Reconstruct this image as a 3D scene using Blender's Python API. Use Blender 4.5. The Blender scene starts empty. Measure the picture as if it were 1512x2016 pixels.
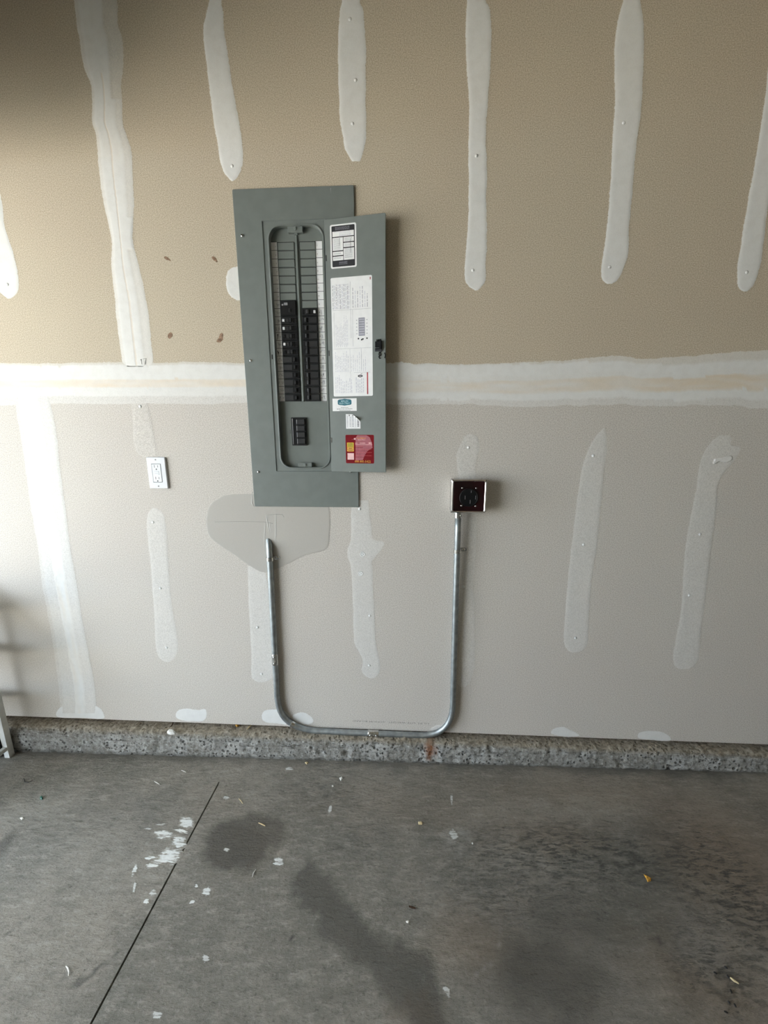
import bpy, bmesh, math, random
import numpy as np
from mathutils import Vector, Matrix, noise

random.seed(7)
SC = bpy.context.scene
COL = SC.collection
PI = math.pi

# ------------------------------------------------------------------ camera, sky, exposure
FPX = 760.0                                   # focal length in pixels of a 1512 x 2016 frame
YAW, PITCH, ROLL = -0.0531, -0.2032, -0.0022
CAM = Vector((0.5511, -1.3768, 1.2023))
_fw = Vector((math.sin(YAW) * math.cos(PITCH), math.cos(YAW) * math.cos(PITCH), math.sin(PITCH)))
_r0 = Vector((math.cos(YAW), -math.sin(YAW), 0))
_u0 = _r0.cross(_fw)
_r = _r0 * math.cos(ROLL) + _u0 * math.sin(ROLL)
_u = -_r0 * math.sin(ROLL) + _u0 * math.cos(ROLL)
cam_data = bpy.data.cameras.new('camera')
cam = bpy.data.objects.new('camera', cam_data)
COL.objects.link(cam)
cam.matrix_world = Matrix(((_r.x, _u.x, -_fw.x, CAM.x), (_r.y, _u.y, -_fw.y, CAM.y), (_r.z, _u.z, -_fw.z, CAM.z), (0, 0, 0, 1)))
cam_data.sensor_fit = 'HORIZONTAL'
cam_data.sensor_width = 36.0
cam_data.lens = FPX / 1512 * 36.0
cam_data.clip_start = 0.02
SC.camera = cam

SC.view_settings.view_transform = 'Standard'
SC.view_settings.look = 'None'
SC.view_settings.gamma = 1.0
SC.view_settings.use_curve_mapping = False
SC.view_settings.exposure = 2.14

world = bpy.data.worlds.new('sky')
SC.world = world
world.use_nodes = True
_bg = world.node_tree.nodes['Background']
_bg.inputs['Color'].default_value = (0.76, 0.88, 1.0, 1)
_bg.inputs['Strength'].default_value = 3.0

sun = bpy.data.lights.new('sun', 'SUN')
sun.energy = 13.0
sun.angle = math.radians(0.6)
sun.color = (1.0, 0.93, 0.82)
so = bpy.data.objects.new('sun', sun)                 # over the roof: it strikes the drive, never the room
so.rotation_euler = Vector((-0.20, 0.55, -0.81)).to_track_quat('-Z', 'Y').to_euler()
COL.objects.link(so)

# the room: x along the wall, y into it, z up; z = 0 at the drywall's lower edge
XL, XR, YB, ZC = -2.50, 4.6, -6.2, 2.78
OPEN = (-3.10, -0.38, 2.02)                    # overhead-door opening in the left wall: y from, y to, head
portal = bpy.data.lights.new('door_opening_portal', 'AREA')
portal.shape = 'RECTANGLE'
portal.size = 2.4
portal.size_y = OPEN[1] - OPEN[0]
portal.cycles.is_portal = True
po = bpy.data.objects.new('door_opening_portal', portal)
po.location = (XL - 0.08, (OPEN[0] + OPEN[1]) / 2, 1.0)
po.rotation_euler = (0, -PI / 2, 0)
COL.objects.link(po)

# ------------------------------------------------------------------ measuring helpers
def _ray(px, py):
    return _fw * FPX + _r * (px - 756) - _u * (py - 1008)

def W(px, py, y=0.0):
    """point of the plane parallel to the wall at depth y"""
    d = _ray(px, py)
    return CAM + d * ((y - CAM.y) / d.y)

F0, FS = -0.127, 0.0165                        # the floor falls towards the overhead door

def floor_z(x):
    return F0 + FS * x

def F(px, py, up=0.0):
    """point of the sloping floor"""
    d = _ray(px, py)
    t = (F0 + up + FS * CAM.x - CAM.z) / (d.z - FS * d.x)
    return CAM + d * t

def nz(x, y=0.0, z=0.0):
    return noise.noise(Vector((x, y, z)))

def srgb(r, g, b):
    def f(c):
        c /= 255.0
        return c / 12.92 if c <= 0.04045 else ((c + 0.055) / 1.055) ** 2.4
    return (f(r), f(g), f(b), 1.0)

# ------------------------------------------------------------------ materials
class NT:
    def __init__(self, name):
        self.m = bpy.data.materials.new(name)
        self.m.use_nodes = True
        self.t = self.m.node_tree
        self.b = self.t.nodes['Principled BSDF']
        self.x = 0
    def n(self, kind, **kw):
        nd = self.t.nodes.new(kind)
        for k, v in kw.items():
            setattr(nd, k, v)
        return nd
    def link(self, a, b):
        self.t.links.new(a, b)
    def val(self, sock, v):
        if hasattr(v, 'is_output') or isinstance(v, bpy.types.NodeSocket):
            self.link(v, sock)
        else:
            sock.default_value = v
    def mth(self, op, a, b=0.0, c=None, clamp=False):
        nd = self.n('ShaderNodeMath', operation=op)
        nd.use_clamp = clamp
        self.val(nd.inputs[0], a)
        self.val(nd.inputs[1], b)
        if c is not None:
            self.val(nd.inputs[2], c)
        return nd.outputs[0]
    def mix(self, f, a, b, mode='MIX'):
        nd = self.n('ShaderNodeMix', data_type='RGBA', blend_type=mode)
        self.val(nd.inputs[0], f)
        self.val(nd.inputs[6], a)
        self.val(nd.inputs[7], b)
        return nd.outputs[2]
    def ramp(self, f, a, b, lo=0.0, hi=1.0, smooth=True):
        nd = self.n('ShaderNodeMapRange')
        nd.interpolation_type = 'SMOOTHSTEP' if smooth else 'LINEAR'
        self.val(nd.inputs[0], f)
        for i, v in enumerate((a, b, lo, hi)):
            nd.inputs[i + 1].default_value = v
        return nd.outputs[0]
    def pos(self, scale=(1, 1, 1)):
        g = self.n('ShaderNodeNewGeometry')
        if scale == (1, 1, 1):
            return g.outputs['Position']
        mp = self.n('ShaderNodeMapping')
        mp.inputs['Scale'].default_value = scale
        self.link(g.outputs['Position'], mp.inputs[0])
        return mp.outputs[0]
    def noise(self, scale, detail=3, vec=None, rough=0.5):
        nd = self.n('ShaderNodeTexNoise')
        nd.inputs['Scale'].default_value = scale
        nd.inputs['Detail'].default_value = detail
        nd.inputs['Roughness'].default_value = rough
        self.link(vec if vec is not None else self.pos(), nd.inputs['Vector'])
        return nd.outputs['Fac']
    def vor(self, scale, vec=None, feature='F1'):
        nd = self.n('ShaderNodeTexVoronoi', feature=feature)
        nd.inputs['Scale'].default_value = scale
        self.link(vec if vec is not None else self.pos(), nd.inputs['Vector'])
        return nd.outputs['Distance']
    def bump(self, h, strength, dist=0.001):
        nd = self.n('ShaderNodeBump')
        nd.inputs['Strength'].default_value = strength
        nd.inputs['Distance'].default_value = dist
        self.link(h, nd.inputs['Height'])
        self.link(nd.outputs[0], self.b.inputs['Normal'])
    def attr(self, name):
        nd = self.n('ShaderNodeAttribute', attribute_name=name)
        s = self.n('ShaderNodeSeparateColor')
        self.link(nd.outputs['Color'], s.inputs[0])
        return s.outputs[0], s.outputs[1], s.outputs[2], nd.outputs['Alpha']
    def done(self, col, rough=0.6, metal=0.0, spec=0.5):
        self.val(self.b.inputs['Base Color'], col)
        self.val(self.b.inputs['Roughness'], rough)
        self.val(self.b.inputs['Metallic'], metal)
        self.b.inputs['Specular IOR Level'].default_value = spec
        return self.m

def simple(name, col, rough=0.5, metal=0.0, spec=0.5, var=0.06, scale=60, bump=0.0):
    k = NT(name)
    f = k.noise(scale, 4)
    c2 = tuple(max(0, c * (1 - var * 2)) for c in col[:3]) + (1,)
    c1 = tuple(min(1, c * (1 + var)) for c in col[:3]) + (1,)
    c = k.mix(k.ramp(f, 0.3, 0.7), c2, c1)
    if bump:
        k.bump(f, bump, 0.0006)
    return k.done(c, rough, metal, spec)

PAPER_UP = srgb(199, 188, 168)
PAPER_LO = srgb(208, 203, 196)
MUD = srgb(226, 226, 224)
MUD_TAN = srgb(222, 208, 188)
MUD_WET = srgb(180, 176, 169)

def paper_nodes(k):
    p = k.pos()
    s = k.n('ShaderNodeSeparateXYZ')
    k.link(p, s.inputs[0])
    up = k.ramp(s.outputs[2], 1.362, 1.370)
    base = k.mix(up, PAPER_LO, PAPER_UP)
    cloud = k.ramp(k.noise(1.7, 3), 0.35, 0.65)
    base = k.mix(k.mth('MULTIPLY', cloud, 0.35), base, k.mix(up, srgb(205, 197, 190), srgb(196, 181, 162)))
    fib = k.noise(330, 2)
    base = k.mix(k.ramp(fib, 0.62, 0.30, 0.0, 0.42), base, srgb(120, 106, 86))
    base = k.mix(k.ramp(fib, 0.58, 0.75, 0.0, 0.40), base, srgb(235, 226, 208))
    sp = k.vor(7.0)
    base = k.mix(k.ramp(sp, 0.010, 0.006, 0.0, 0.8), base, srgb(70, 58, 48))
    return base, fib

def mat_paper():
    k = NT('drywall_paper')
    c, fib = paper_nodes(k)
    k.bump(fib, 0.35, 0.0006)
    return k.done(c, 0.85, 0, 0.25)

def mat_mud():
    k = NT('joint_compound')
    paper, fib = paper_nodes(k)
    cov, tan, wet, op = k.attr('mud')
    n1 = k.noise(260, 3)
    n2 = k.noise(38, 4)
    n3 = k.noise(520, 2)
    sm = k.n('ShaderNodeMapping')
    e = k.mth('ADD', k.mth('MULTIPLY', cov, 1.9), k.mth('MULTIPLY', k.mth('SUBTRACT', n1, 0.5), 1.5))
    o = k.mth('MULTIPLY', k.ramp(e, 0.35, 0.95), op)
    o = k.mth('MULTIPLY', o, k.ramp(n2, 0.25, 0.65, 0.94, 1.0))
    c = k.mix(tan, MUD, MUD_TAN)
    c = k.mix(wet, c, MUD_WET)
    c = k.mix(k.ramp(n3, 0.58, 0.35, 0.0, 0.05), c, srgb(150, 140, 125))
    c = k.mix(k.ramp(n2, 0.6, 0.35, 0, 0.04), c, srgb(150, 150, 148))
    col = k.mix(o, paper, c)
    k.bump(k.mth('ADD', k.mth('MULTIPLY', n2, 0.5), k.mth('MULTIPLY', fib, 0.10)), 0.22, 0.001)
    return k.done(col, 0.8, 0, 0.3)

def floor_nodes(k):
    tilt = k.n('ShaderNodeMapping')
    tilt.inputs['Rotation'].default_value = (0, 0, math.radians(-38))
    tilt.inputs['Scale'].default_value = (1.0, 3.2, 1.0)
    k.link(k.pos(), tilt.inputs[0])
    v = tilt.outputs[0]
    big = k.noise(2.6, 6, None, 0.6)
    mid = k.noise(16, 8, v, 0.68)
    fine = k.noise(110, 6, None, 0.7)
    grit = k.noise(480, 3)
    stroke = k.noise(34, 6, v, 0.7)
    c = k.mix(k.ramp(big, 0.35, 0.65), srgb(117, 114, 105), srgb(142, 136, 126))
    c = k.mix(k.ramp(mid, 0.50, 0.66, 0, 0.50), c, srgb(160, 155, 145))
    c = k.mix(k.ramp(mid, 0.48, 0.32, 0, 0.40), c, srgb(92, 89, 81))
    c = k.mix(k.ramp(fine, 0.52, 0.70, 0, 0.40), c, srgb(164, 160, 152))
    c = k.mix(k.ramp(fine, 0.46, 0.32, 0, 0.45), c, srgb(74, 71, 64))
    c = k.mix(k.ramp(stroke, 0.40, 0.28, 0, 0.55), c, srgb(60, 57, 50))
    c = k.mix(k.ramp(grit, 0.42, 0.28, 0, 0.35), c, srgb(70, 67, 60))
    h = k.mth('ADD', k.mth('MULTIPLY', stroke, 0.8), k.mth('MULTIPLY', fine, 0.7))
    return c, h, mid, fine, stroke

def mat_floor():
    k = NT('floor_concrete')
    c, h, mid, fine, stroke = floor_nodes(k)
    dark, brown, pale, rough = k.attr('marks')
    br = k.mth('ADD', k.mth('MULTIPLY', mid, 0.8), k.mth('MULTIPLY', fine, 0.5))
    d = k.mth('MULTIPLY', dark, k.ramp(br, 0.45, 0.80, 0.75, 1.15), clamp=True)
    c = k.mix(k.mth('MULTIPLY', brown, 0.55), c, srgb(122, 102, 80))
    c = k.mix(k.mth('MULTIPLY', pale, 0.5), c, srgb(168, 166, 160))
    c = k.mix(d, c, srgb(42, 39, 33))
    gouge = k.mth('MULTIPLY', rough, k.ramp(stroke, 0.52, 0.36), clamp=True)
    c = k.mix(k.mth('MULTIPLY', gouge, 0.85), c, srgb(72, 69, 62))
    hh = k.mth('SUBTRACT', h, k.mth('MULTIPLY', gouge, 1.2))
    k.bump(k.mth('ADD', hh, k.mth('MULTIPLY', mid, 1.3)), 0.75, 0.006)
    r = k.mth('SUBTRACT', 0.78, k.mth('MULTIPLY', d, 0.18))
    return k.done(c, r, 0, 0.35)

def mat_splash():
    k = NT('dried_white_paint')
    c, h, mid, fine, stroke = floor_nodes(k)
    cov, hor, _, op = k.attr('mud')
    mp = k.n('ShaderNodeMapping')
    mp.inputs['Rotation'].default_value = (0, 0, math.radians(-8))
    mp.inputs['Scale'].default_value = (0.22, 1.5, 1)
    k.link(k.pos(), mp.inputs[0])
    st = k.noise(150, 4, mp.outputs[0], 0.7)
    e = k.mth('ADD', k.mth('MULTIPLY', cov, 0.95), k.mth('MULTIPLY', k.mth('SUBTRACT', st, 0.5), 4.6))
    o = k.mth('MULTIPLY', k.ramp(e, 0.35, 1.0), op)
    c = k.mix(o, c, srgb(222, 224, 222))
    k.bump(k.mth('ADD', h, o), 0.35, 0.003)
    return k.done(c, 0.6, 0, 0.4)

def mat_kerb():
    k = NT('kerb_concrete')
    top, rust, low, pale = k.attr('marks')
    n1 = k.noise(14, 6)
    n2 = k.noise(75, 8, None, 0.72)
    mp = k.n('ShaderNodeMapping')
    mp.inputs['Scale'].default_value = (0.10, 1, 1.6)
    k.link(k.pos(), mp.inputs[0])
    lay = k.noise(70, 4, mp.outputs[0])
    pit2 = k.vor(62)
    c = k.mix(k.ramp(n1, 0.35, 0.65), srgb(142, 139, 132), srgb(174, 172, 167))
    c = k.mix(k.ramp(n2, 0.52, 0.66, 0, 0.65), c, srgb(212, 211, 207))
    c = k.mix(k.ramp(n2, 0.48, 0.36, 0, 0.85), c, srgb(80, 75, 67))
    c = k.mix(k.ramp(lay, 0.42, 0.30, 0, 0.55), c, srgb(78, 74, 68))
    holes = k.mth('MULTIPLY', k.ramp(pit2, 0.36, 0.20), k.ramp(n1, 0.44, 0.56))
    c = k.mix(k.mth('MULTIPLY', holes, 0.75), c, srgb(54, 50, 44))
    c = k.mix(k.mth('MULTIPLY', top, 0.75), c, k.mix(k.ramp(n2, 0.38, 0.62), srgb(116, 104, 86), srgb(164, 152, 131)))
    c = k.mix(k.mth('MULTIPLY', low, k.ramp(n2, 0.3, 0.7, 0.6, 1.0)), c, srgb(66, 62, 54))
    c = k.mix(k.mth('MULTIPLY', rust, k.ramp(n2, 0.3, 0.6, 0.4, 1.0)), c, srgb(140, 82, 36))
    hgt = k.mth('SUBTRACT', k.mth('ADD', n2, k.mth('MULTIPLY', lay, 0.6)), k.mth('MULTIPLY', holes, 0.8))
    k.bump(hgt, 1.0, 0.008)
    return k.done(c, 0.9, 0, 0.25)

M = {}
M['paper'] = mat_paper()
M['mud'] = mat_mud()
M['floor'] = mat_floor()
M['splash'] = mat_splash()
M['kerb'] = mat_kerb()
M['panel'] = simple('grey_enamel', srgb(116, 122, 119), 0.45, 0, 0.5, 0.03, 25)
M['panel_in'] = simple('grey_enamel_inner', srgb(114, 120, 116), 0.45, 0, 0.5, 0.03, 25)
M['black'] = simple('black_plastic', srgb(18, 18, 19), 0.38, 0, 0.5, 0.1, 200)
M['matt_black'] = simple('matt_black', srgb(10, 10, 11), 0.55, 0, 0.25, 0.1, 200)
M['char'] = simple('charcoal_print', srgb(48, 48, 52), 0.5, 0, 0.4, 0.05)
M['dkgrey'] = simple('dark_grey_plastic', srgb(33, 33, 34), 0.45, 0, 0.5, 0.08, 300)
M['ltgrey'] = simple('light_grey_plastic', srgb(150, 150, 152), 0.4)
M['white'] = simple('white_plastic', srgb(218, 219, 222), 0.4, 0, 0.5, 0.015)
M['label'] = simple('white_label', srgb(234, 234, 234), 0.45, 0, 0.4, 0.015)
M['ink'] = simple('grey_ink', srgb(150, 150, 160), 0.6)
M['ink2'] = simple('pale_ink', srgb(196, 196, 208), 0.6)
M['blackink'] = simple('black_ink', srgb(40, 40, 44), 0.6)
M['stamp'] = simple('faint_stamp_ink', srgb(126, 122, 118), 0.85)
M['teal'] = simple('teal_print', srgb(38, 104, 118), 0.4)
M['paleteal'] = simple('pale_teal_print', srgb(196, 228, 236), 0.4)
M['maroon'] = simple('maroon_print', srgb(120, 22, 30), 0.22, 0, 0.6, 0.05)
M['rose'] = simple('worn_rose_print', srgb(168, 96, 106), 0.35, 0, 0.5, 0.06, 90)
M['pink'] = simple('pale_pink_print', srgb(232, 190, 190), 0.4)
M['amber'] = simple('amber_print', srgb(226, 166, 62), 0.4)
M['gold'] = simple('yellow_print', srgb(214, 190, 40), 0.4)
M['redbar'] = simple('red_print', srgb(168, 58, 66), 0.4)
M['emt'] = simple('galvanised_steel', srgb(170, 176, 178), 0.52, 1.0, 0.5, 0.10, 45)
M['zinc'] = simple('bright_zinc', srgb(214, 214, 212), 0.22, 1.0, 0.5, 0.08, 150)
M['chrome'] = simple('chromed_steel', srgb(200, 198, 196), 0.15, 1.0, 0.5, 0.04, 80)
M['face'] = simple('steel_face_painted_reflection', srgb(34, 6, 10), 0.25, 0.0, 0.4, 0.3, 14)  # dark and red reflection in the steel plate, painted as its base colour
M['wood'] = simple('pine_sill', srgb(134, 98, 62), 0.8, 0, 0.3, 0.2, 30)
M['dark'] = simple('dark_gap', srgb(18, 16, 14), 0.95)
M['rackwhite'] = simple('white_painted_steel', srgb(214, 214, 210), 0.4, 0, 0.5, 0.04, 40)
M['plain'] = simple('room_drywall', srgb(188, 180, 164), 0.85, 0, 0.3, 0.05, 8)
M['drive'] = simple('driveway_concrete', srgb(196, 192, 184), 0.9, 0, 0.3, 0.08, 3)
M['torn'] = simple('torn_brown_paper', srgb(150, 124, 104), 0.9, 0, 0.2, 0.25, 120)
M['pencil'] = simple('pencil_mark', srgb(120, 118, 112), 0.7)
M['twig'] = simple('dark_twig', srgb(64, 46, 34), 0.85, 0, 0.2, 0.2, 200)
M['straw'] = simple('straw_wood', srgb(206, 188, 148), 0.8, 0, 0.2, 0.1, 200)
M['flake'] = simple('white_flake', srgb(226, 224, 218), 0.8, 0, 0.2, 0.05, 200)
M['leaf'] = simple('yellow_leaf', srgb(196, 146, 60), 0.7, 0, 0.3, 0.2, 200)
M['green'] = simple('green_plastic', srgb(40, 96, 80), 0.4)
M['blackbit'] = simple('black_seed', srgb(22, 18, 15), 0.7)

# ------------------------------------------------------------------ mesh building
def wallf(u, v, w):
    return Vector((u, -w, v))

class MB:
    def __init__(self):
        self.v, self.f, self.mi, self.sm = [], [], [], []
    def add(self, verts, faces, mat=0, smooth=False):
        o = len(self.v)
        self.v += [tuple(p) for p in verts]
        for f in faces:
            self.f.append(tuple(i + o for i in f))
            self.mi.append(mat)
            self.sm.append(smooth)
    def loft(self, rings, cap0=False, cap1=False, mat=0, smooth=False, closed=True):
        n = len(rings[0])
        vs = [p for r in rings for p in r]
        fs = []
        m = n if closed else n - 1
        for k in range(len(rings) - 1):
            for i in range(m):
                j = (i + 1) % n
                fs.append((k * n + i, k * n + j, (k + 1) * n + j, (k + 1) * n + i))
        self.add(vs, fs, mat, smooth)
        o = len(self.v) - len(vs)
        if cap0:
            self.f.append(tuple(o + i for i in reversed(range(n)))); self.mi.append(mat); self.sm.append(False)
        if cap1:
            self.f.append(tuple(o + (len(rings) - 1) * n + i for i in range(n))); self.mi.append(mat); self.sm.append(False)
    def plate(self, fr, x0, x1, z0, z1, w0, w1, rad=0.0, ch=0.0, mat=0, n=5):
        """flat rounded plate with a chamfered front edge"""
        a = rrect(x0, x1, z0, z1, rad, n)
        rings = [[fr(u, v, w0) for u, v in a]]
        if ch > 0:
            rings.append([fr(u, v, w1 - ch) for u, v in a])
            b = rrect(x0 + ch, x1 - ch, z0 + ch, z1 - ch, max(rad - ch, 0), n)
            rings.append([fr(u, v, w1) for u, v in b])
        else:
            rings.append([fr(u, v, w1) for u, v in a])
        self.loft(rings, True, True, mat)
    def poly(self, fr, pts, w0, w1, mat=0):
        self.loft([[fr(u, v, w0) for u, v in pts], [fr(u, v, w1) for u, v in pts]], True, True, mat)
    def box(self, c, s, rot=None, mat=0, ch=0.0):
        hx, hy, hz = s[0] / 2, s[1] / 2, s[2] / 2
        R = rot or Matrix.Identity(3)
        c = Vector(c)
        def fr(u, v, w):
            return c + R @ Vector((u, v, w))
        if ch > 0:
            b = lambda q: rrect(-hx + q, hx - q, -hy + q, hy - q, 0, 1)
            self.loft([[fr(u, v, -hz) for u, v in b(ch)], [fr(u, v, -hz + ch) for u, v in b(0)],
                       [fr(u, v, hz - ch) for u, v in b(0)], [fr(u, v, hz) for u, v in b(ch)]], True, True, mat)
        else:
            b = rrect(-hx, hx, -hy, hy, 0, 1)
            self.loft([[fr(u, v, -hz) for u, v in b], [fr(u, v, hz) for u, v in b]], True, True, mat)
    def tube(self, path, r, n=16, mat=0, caps=True, smooth=True):
        path = [Vector(p) for p in path]
        rs = r if isinstance(r, (list, tuple)) else [r] * len(path)
        rings = []
        nrm = None
        for i, p in enumerate(path):
            t = (path[min(i + 1, len(path) - 1)] - path[max(i - 1, 0)]).normalized()
            if nrm is None:
                a = Vector((0, 1, 0)) if abs(t.y) < 0.9 else Vector((1, 0, 0))
                nrm = (a - t * a.dot(t)).normalized()
            else:
                nrm = (nrm - t * nrm.dot(t)).normalized()
            b = t.cross(nrm)
            rings.append([p + (nrm * math.cos(2 * PI * k / n) + b * math.sin(2 * PI * k / n)) * rs[i] for k in range(n)])
        self.loft(rings, caps, caps, mat, smooth)
    def disc(self, fr, u, v, prof, n=16, mat=0, smooth=False):
        """lathe about the frame's w axis, prof = [(r, w), ...]"""
        rings = [[fr(u + r * math.cos(2 * PI * k / n), v + r * math.sin(2 * PI * k / n), w) for k in range(n)] for r, w in prof]
        self.loft(rings, True, True, mat, smooth)
    def text(self, fr, s, size, u, v, w, mat=0, rot=0.0, align='CENTER', sx=1.0):
        vs, fs = text_mesh(s, align)
        c, q = math.cos(rot), math.sin(rot)
        pts = []
        for x, y in vs:
            x, y = x * size * sx, y * size
            pts.append(fr(u + x * c - y * q, v + x * q + y * c, w))
        self.add(pts, fs, mat)
    def build(self, name, mats, parent=None, origin=None):
        """links it as ONE object; vertices are given in world space"""
        if origin is None:
            o, p = Vector((0, 0, 0)), parent
            while p is not None:
                o += p.location
                p = p.parent
        else:
            o = Vector(origin)
        me = bpy.data.meshes.new(name)
        me.from_pydata([tuple(Vector(p) - o) for p in self.v], [], self.f)
        if not isinstance(mats, (list, tuple)):
            mats = [mats]
        for m in mats:
            me.materials.append(M[m])
        me.polygons.foreach_set('material_index', self.mi)
        me.polygons.foreach_set('use_smooth', self.sm)
        bm = bmesh.new()
        bm.from_mesh(me)
        bmesh.ops.recalc_face_normals(bm, faces=bm.faces)
        bm.to_mesh(me)
        bm.free()
        ob = bpy.data.objects.new(name, me)
        COL.objects.link(ob)
        if parent is not None:
            ob.parent = parent
        else:
            ob.location = o
        return ob

_TX = {}
def text_mesh(s, align):
    key = (s, align)
    if key in _TX:
        return _TX[key]
    cu = bpy.data.curves.new('lettering', 'FONT')
    cu.body = s
    cu.align_x = align
    cu.resolution_u = 1
    ob = bpy.data.objects.new('lettering', cu)
    COL.objects.link(ob)
    dg = bpy.context.evaluated_depsgraph_get()
    me = bpy.data.meshes.new_from_object(ob.evaluated_get(dg))
    vs = [(v.co.x, v.co.y - 0.35) for v in me.vertices]
    fs = [tuple(p.vertices) for p in me.polygons]
    bpy.data.objects.remove(ob)
    bpy.data.curves.remove(cu)
    bpy.data.meshes.remove(me)
    _TX[key] = (vs, fs)
    return vs, fs

def rrect(x0, x1, z0, z1, r, n=5):
    pts = []
    for cx, cz, a0 in ((x1 - r, z1 - r, 0), (x0 + r, z1 - r, 90), (x0 + r, z0 + r, 180), (x1 - r, z0 + r, 270)):
        for k in range(n):
            a = math.radians(a0 + (90.0 * k / (n - 1) if n > 1 else 45))
            pts.append((cx + r * math.cos(a), cz + r * math.sin(a)))
    return pts

def thing(name, loc, label, cat, group=None):
    o = bpy.data.objects.new(name, None)
    o.empty_display_size = 0.05
    o.location = loc
    COL.objects.link(o)
    return tag(o, label, cat, group)

def tag(o, label=None, cat=None, group=None, kind=None):
    if label: o['label'] = label
    if cat: o['category'] = cat
    if group: o['group'] = group
    if kind: o['kind'] = kind
    return o

def colour_attr(ob, name, cols):
    a = ob.data.color_attributes.new(name, 'FLOAT_COLOR', 'POINT')
    a.data.foreach_set('color', np.asarray(cols, dtype=np.float32).ravel())

# ------------------------------------------------------------------ the room
def box_wall(name, boxes, mat):
    mb = MB()
    for (x0, x1, y0, y1, z0, z1) in boxes:
        mb.box(((x0 + x1) / 2, (y0 + y1) / 2, (z0 + z1) / 2), (x1 - x0, y1 - y0, z1 - z0))
    return tag(mb.build(name, mat), kind='structure')

FZ = -0.25
box_wall('wall_back', [(XL - 0.15, XR + 0.15, YB - 0.12, YB, FZ, ZC)], 'plain')
box_wall('wall_right', [(XR, XR + 0.12, YB, 0.10, FZ, ZC)], 'plain')
box_wall('wall_left', [(XL - 0.15, XL, OPEN[1], 0.10, FZ, ZC), (XL - 0.15, XL, YB, OPEN[0], FZ, ZC),
                       (XL - 0.15, XL, OPEN[0], OPEN[1], OPEN[2], ZC)], 'plain')
box_wall('ceiling', [(XL - 0.15, XR + 0.15, YB - 0.12, 0.2, ZC, ZC + 0.12)], 'plain')
wall = box_wall('wall_front', [(XL - 0.15, XR + 0.15, 0.11, 0.20, FZ, ZC)], 'plain')
box_wall('trim_1', [(XL, XR, 0.0135, 0.108, -0.012, 0.026)], 'wood')       # sill plate on the kerb
# the raised overhead door under the ceiling
dm = MB()
for k in range(4):
    dm.box((XL + 0.04 + 0.22 + 0.445 * k, (OPEN[0] + OPEN[1]) / 2, 2.06), (0.435, OPEN[1] - OPEN[0] + 0.3, 0.045), ch=0.006)
tag(dm.build('door_1', 'rackwhite'), kind='structure')
# the drive outside
gm = MB()
gm.box((XL - 12.15, -3, -0.30), (24.0, 40.0, 0.2))
tag(gm.build('driveway', 'drive'), kind='structure')

# floor: one slab with a sawn control joint
JX = -0.159
xs = sorted(set([round(x, 4) for x in np.arange(-1.42, 2.30, 0.010)] + [-2.7, -2.4, -2.0, -1.8, -1.6, -1.5, 2.4, 2.7, 3.2, 4.0, 4.75]
                + [JX - 0.0027, JX - 0.0023, JX + 0.0023, JX + 0.0027]))
ys = sorted(set([round(y, 4) for y in np.arange(-1.02, -0.025, 0.010)] + [-6.3, -5, -4, -3, -2.2, -1.6, -1.3, -1.1, 0.05]))
NX, NY = len(xs), len(ys)
GX, GY = np.meshgrid(np.array(xs), np.array(ys))
GZ = F0 + FS * GX
gro = (np.abs(GX - JX) < 0.0025) & (GY < -0.158) & (GY > -5.5)
GZ = np.where(gro, GZ - 0.022, GZ)
verts = np.stack([GX, GY, GZ], -1).reshape(-1, 3)
faces = [(j * NX + i, j * NX + i + 1, (j + 1) * NX + i + 1, (j + 1) * NX + i) for j in range(NY - 1) for i in range(NX - 1)]
me = bpy.data.meshes.new('floor')
me.from_pydata(verts.tolist(), [], faces)
me.materials.append(M['floor'])
floor = tag(bpy.data.objects.new('floor', me), kind='structure')
COL.objects.link(floor)
# stains and tone changes of the slab
wob = np.array([[nz(x * 14, y * 14, 0), nz(x * 14, y * 14, 7)] for x, y, _ in verts]) * 0.034 + \
      np.array([[nz(x * 45, y * 45, 3), nz(x * 45, y * 45, 9)] for x, y, _ in verts]) * 0.018
VX, VY = verts[:, 0] + wob[:, 0], verts[:, 1] + wob[:, 1]
def spot(px, py, rx, ry, soft=0.35):
    c = F(px, py)
    a = F(px + rx, py) - c
    b = F(px, py + ry) - c
    ra, rb = a.length, b.length
    d = np.sqrt(((VX - c.x) / ra) ** 2 + ((VY - c.y) / rb) ** 2)
    return np.clip((1 + soft - d) / (2 * soft), 0, 1)
def streak(pts, w, soft=0.5):
    q = [F(*p) for p in pts]
    best = np.full(len(VX), 9.0)
    for a, b in zip(q, q[1:]):
        dx, dy = b.x - a.x, b.y - a.y
        t = np.clip(((VX - a.x) * dx + (VY - a.y) * dy) / (dx * dx + dy * dy), 0, 1)
        best = np.minimum(best, np.hypot(VX - a.x - t * dx, VY - a.y - t * dy))
    return np.clip((1 + soft - best / w) / (2 * soft), 0, 1)
dark = np.zeros(len(VX))
for args, amt in (((470, 1660, 68, 52, .16), .60), ((500, 1645, 58, 48, .16), .52), ((1085, 1925, 120, 105, .5), .60), ((1110, 1820, 120, 70, .7), .42), ((1290, 1790, 150, 60, .8), .25),
                  ((2, 1668, 16, 26, .4), .5), ((181, 1913, 8, 7, .4), .75), ((128, 1917, 7, 8, .4), .75), ((209, 1901, 5, 4, .4), .6),
                  ((568, 1859, 5, 4, .4), .8), ((1297, 1852, 7, 6, .4), .6), ((1142, 1846, 8, 8, .5), .4), ((795, 1905, 58, 55, .18), .52),
                  ((13, 1827, 5, 4, .4), .6), ((2, 1943, 4, 6, .4), .7), ((1250, 1700, 140, 55, .8), .22), ((1000, 1740, 130, 30, .8), .12)):
    dark = np.maximum(dark, spot(*args) * amt)
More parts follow.
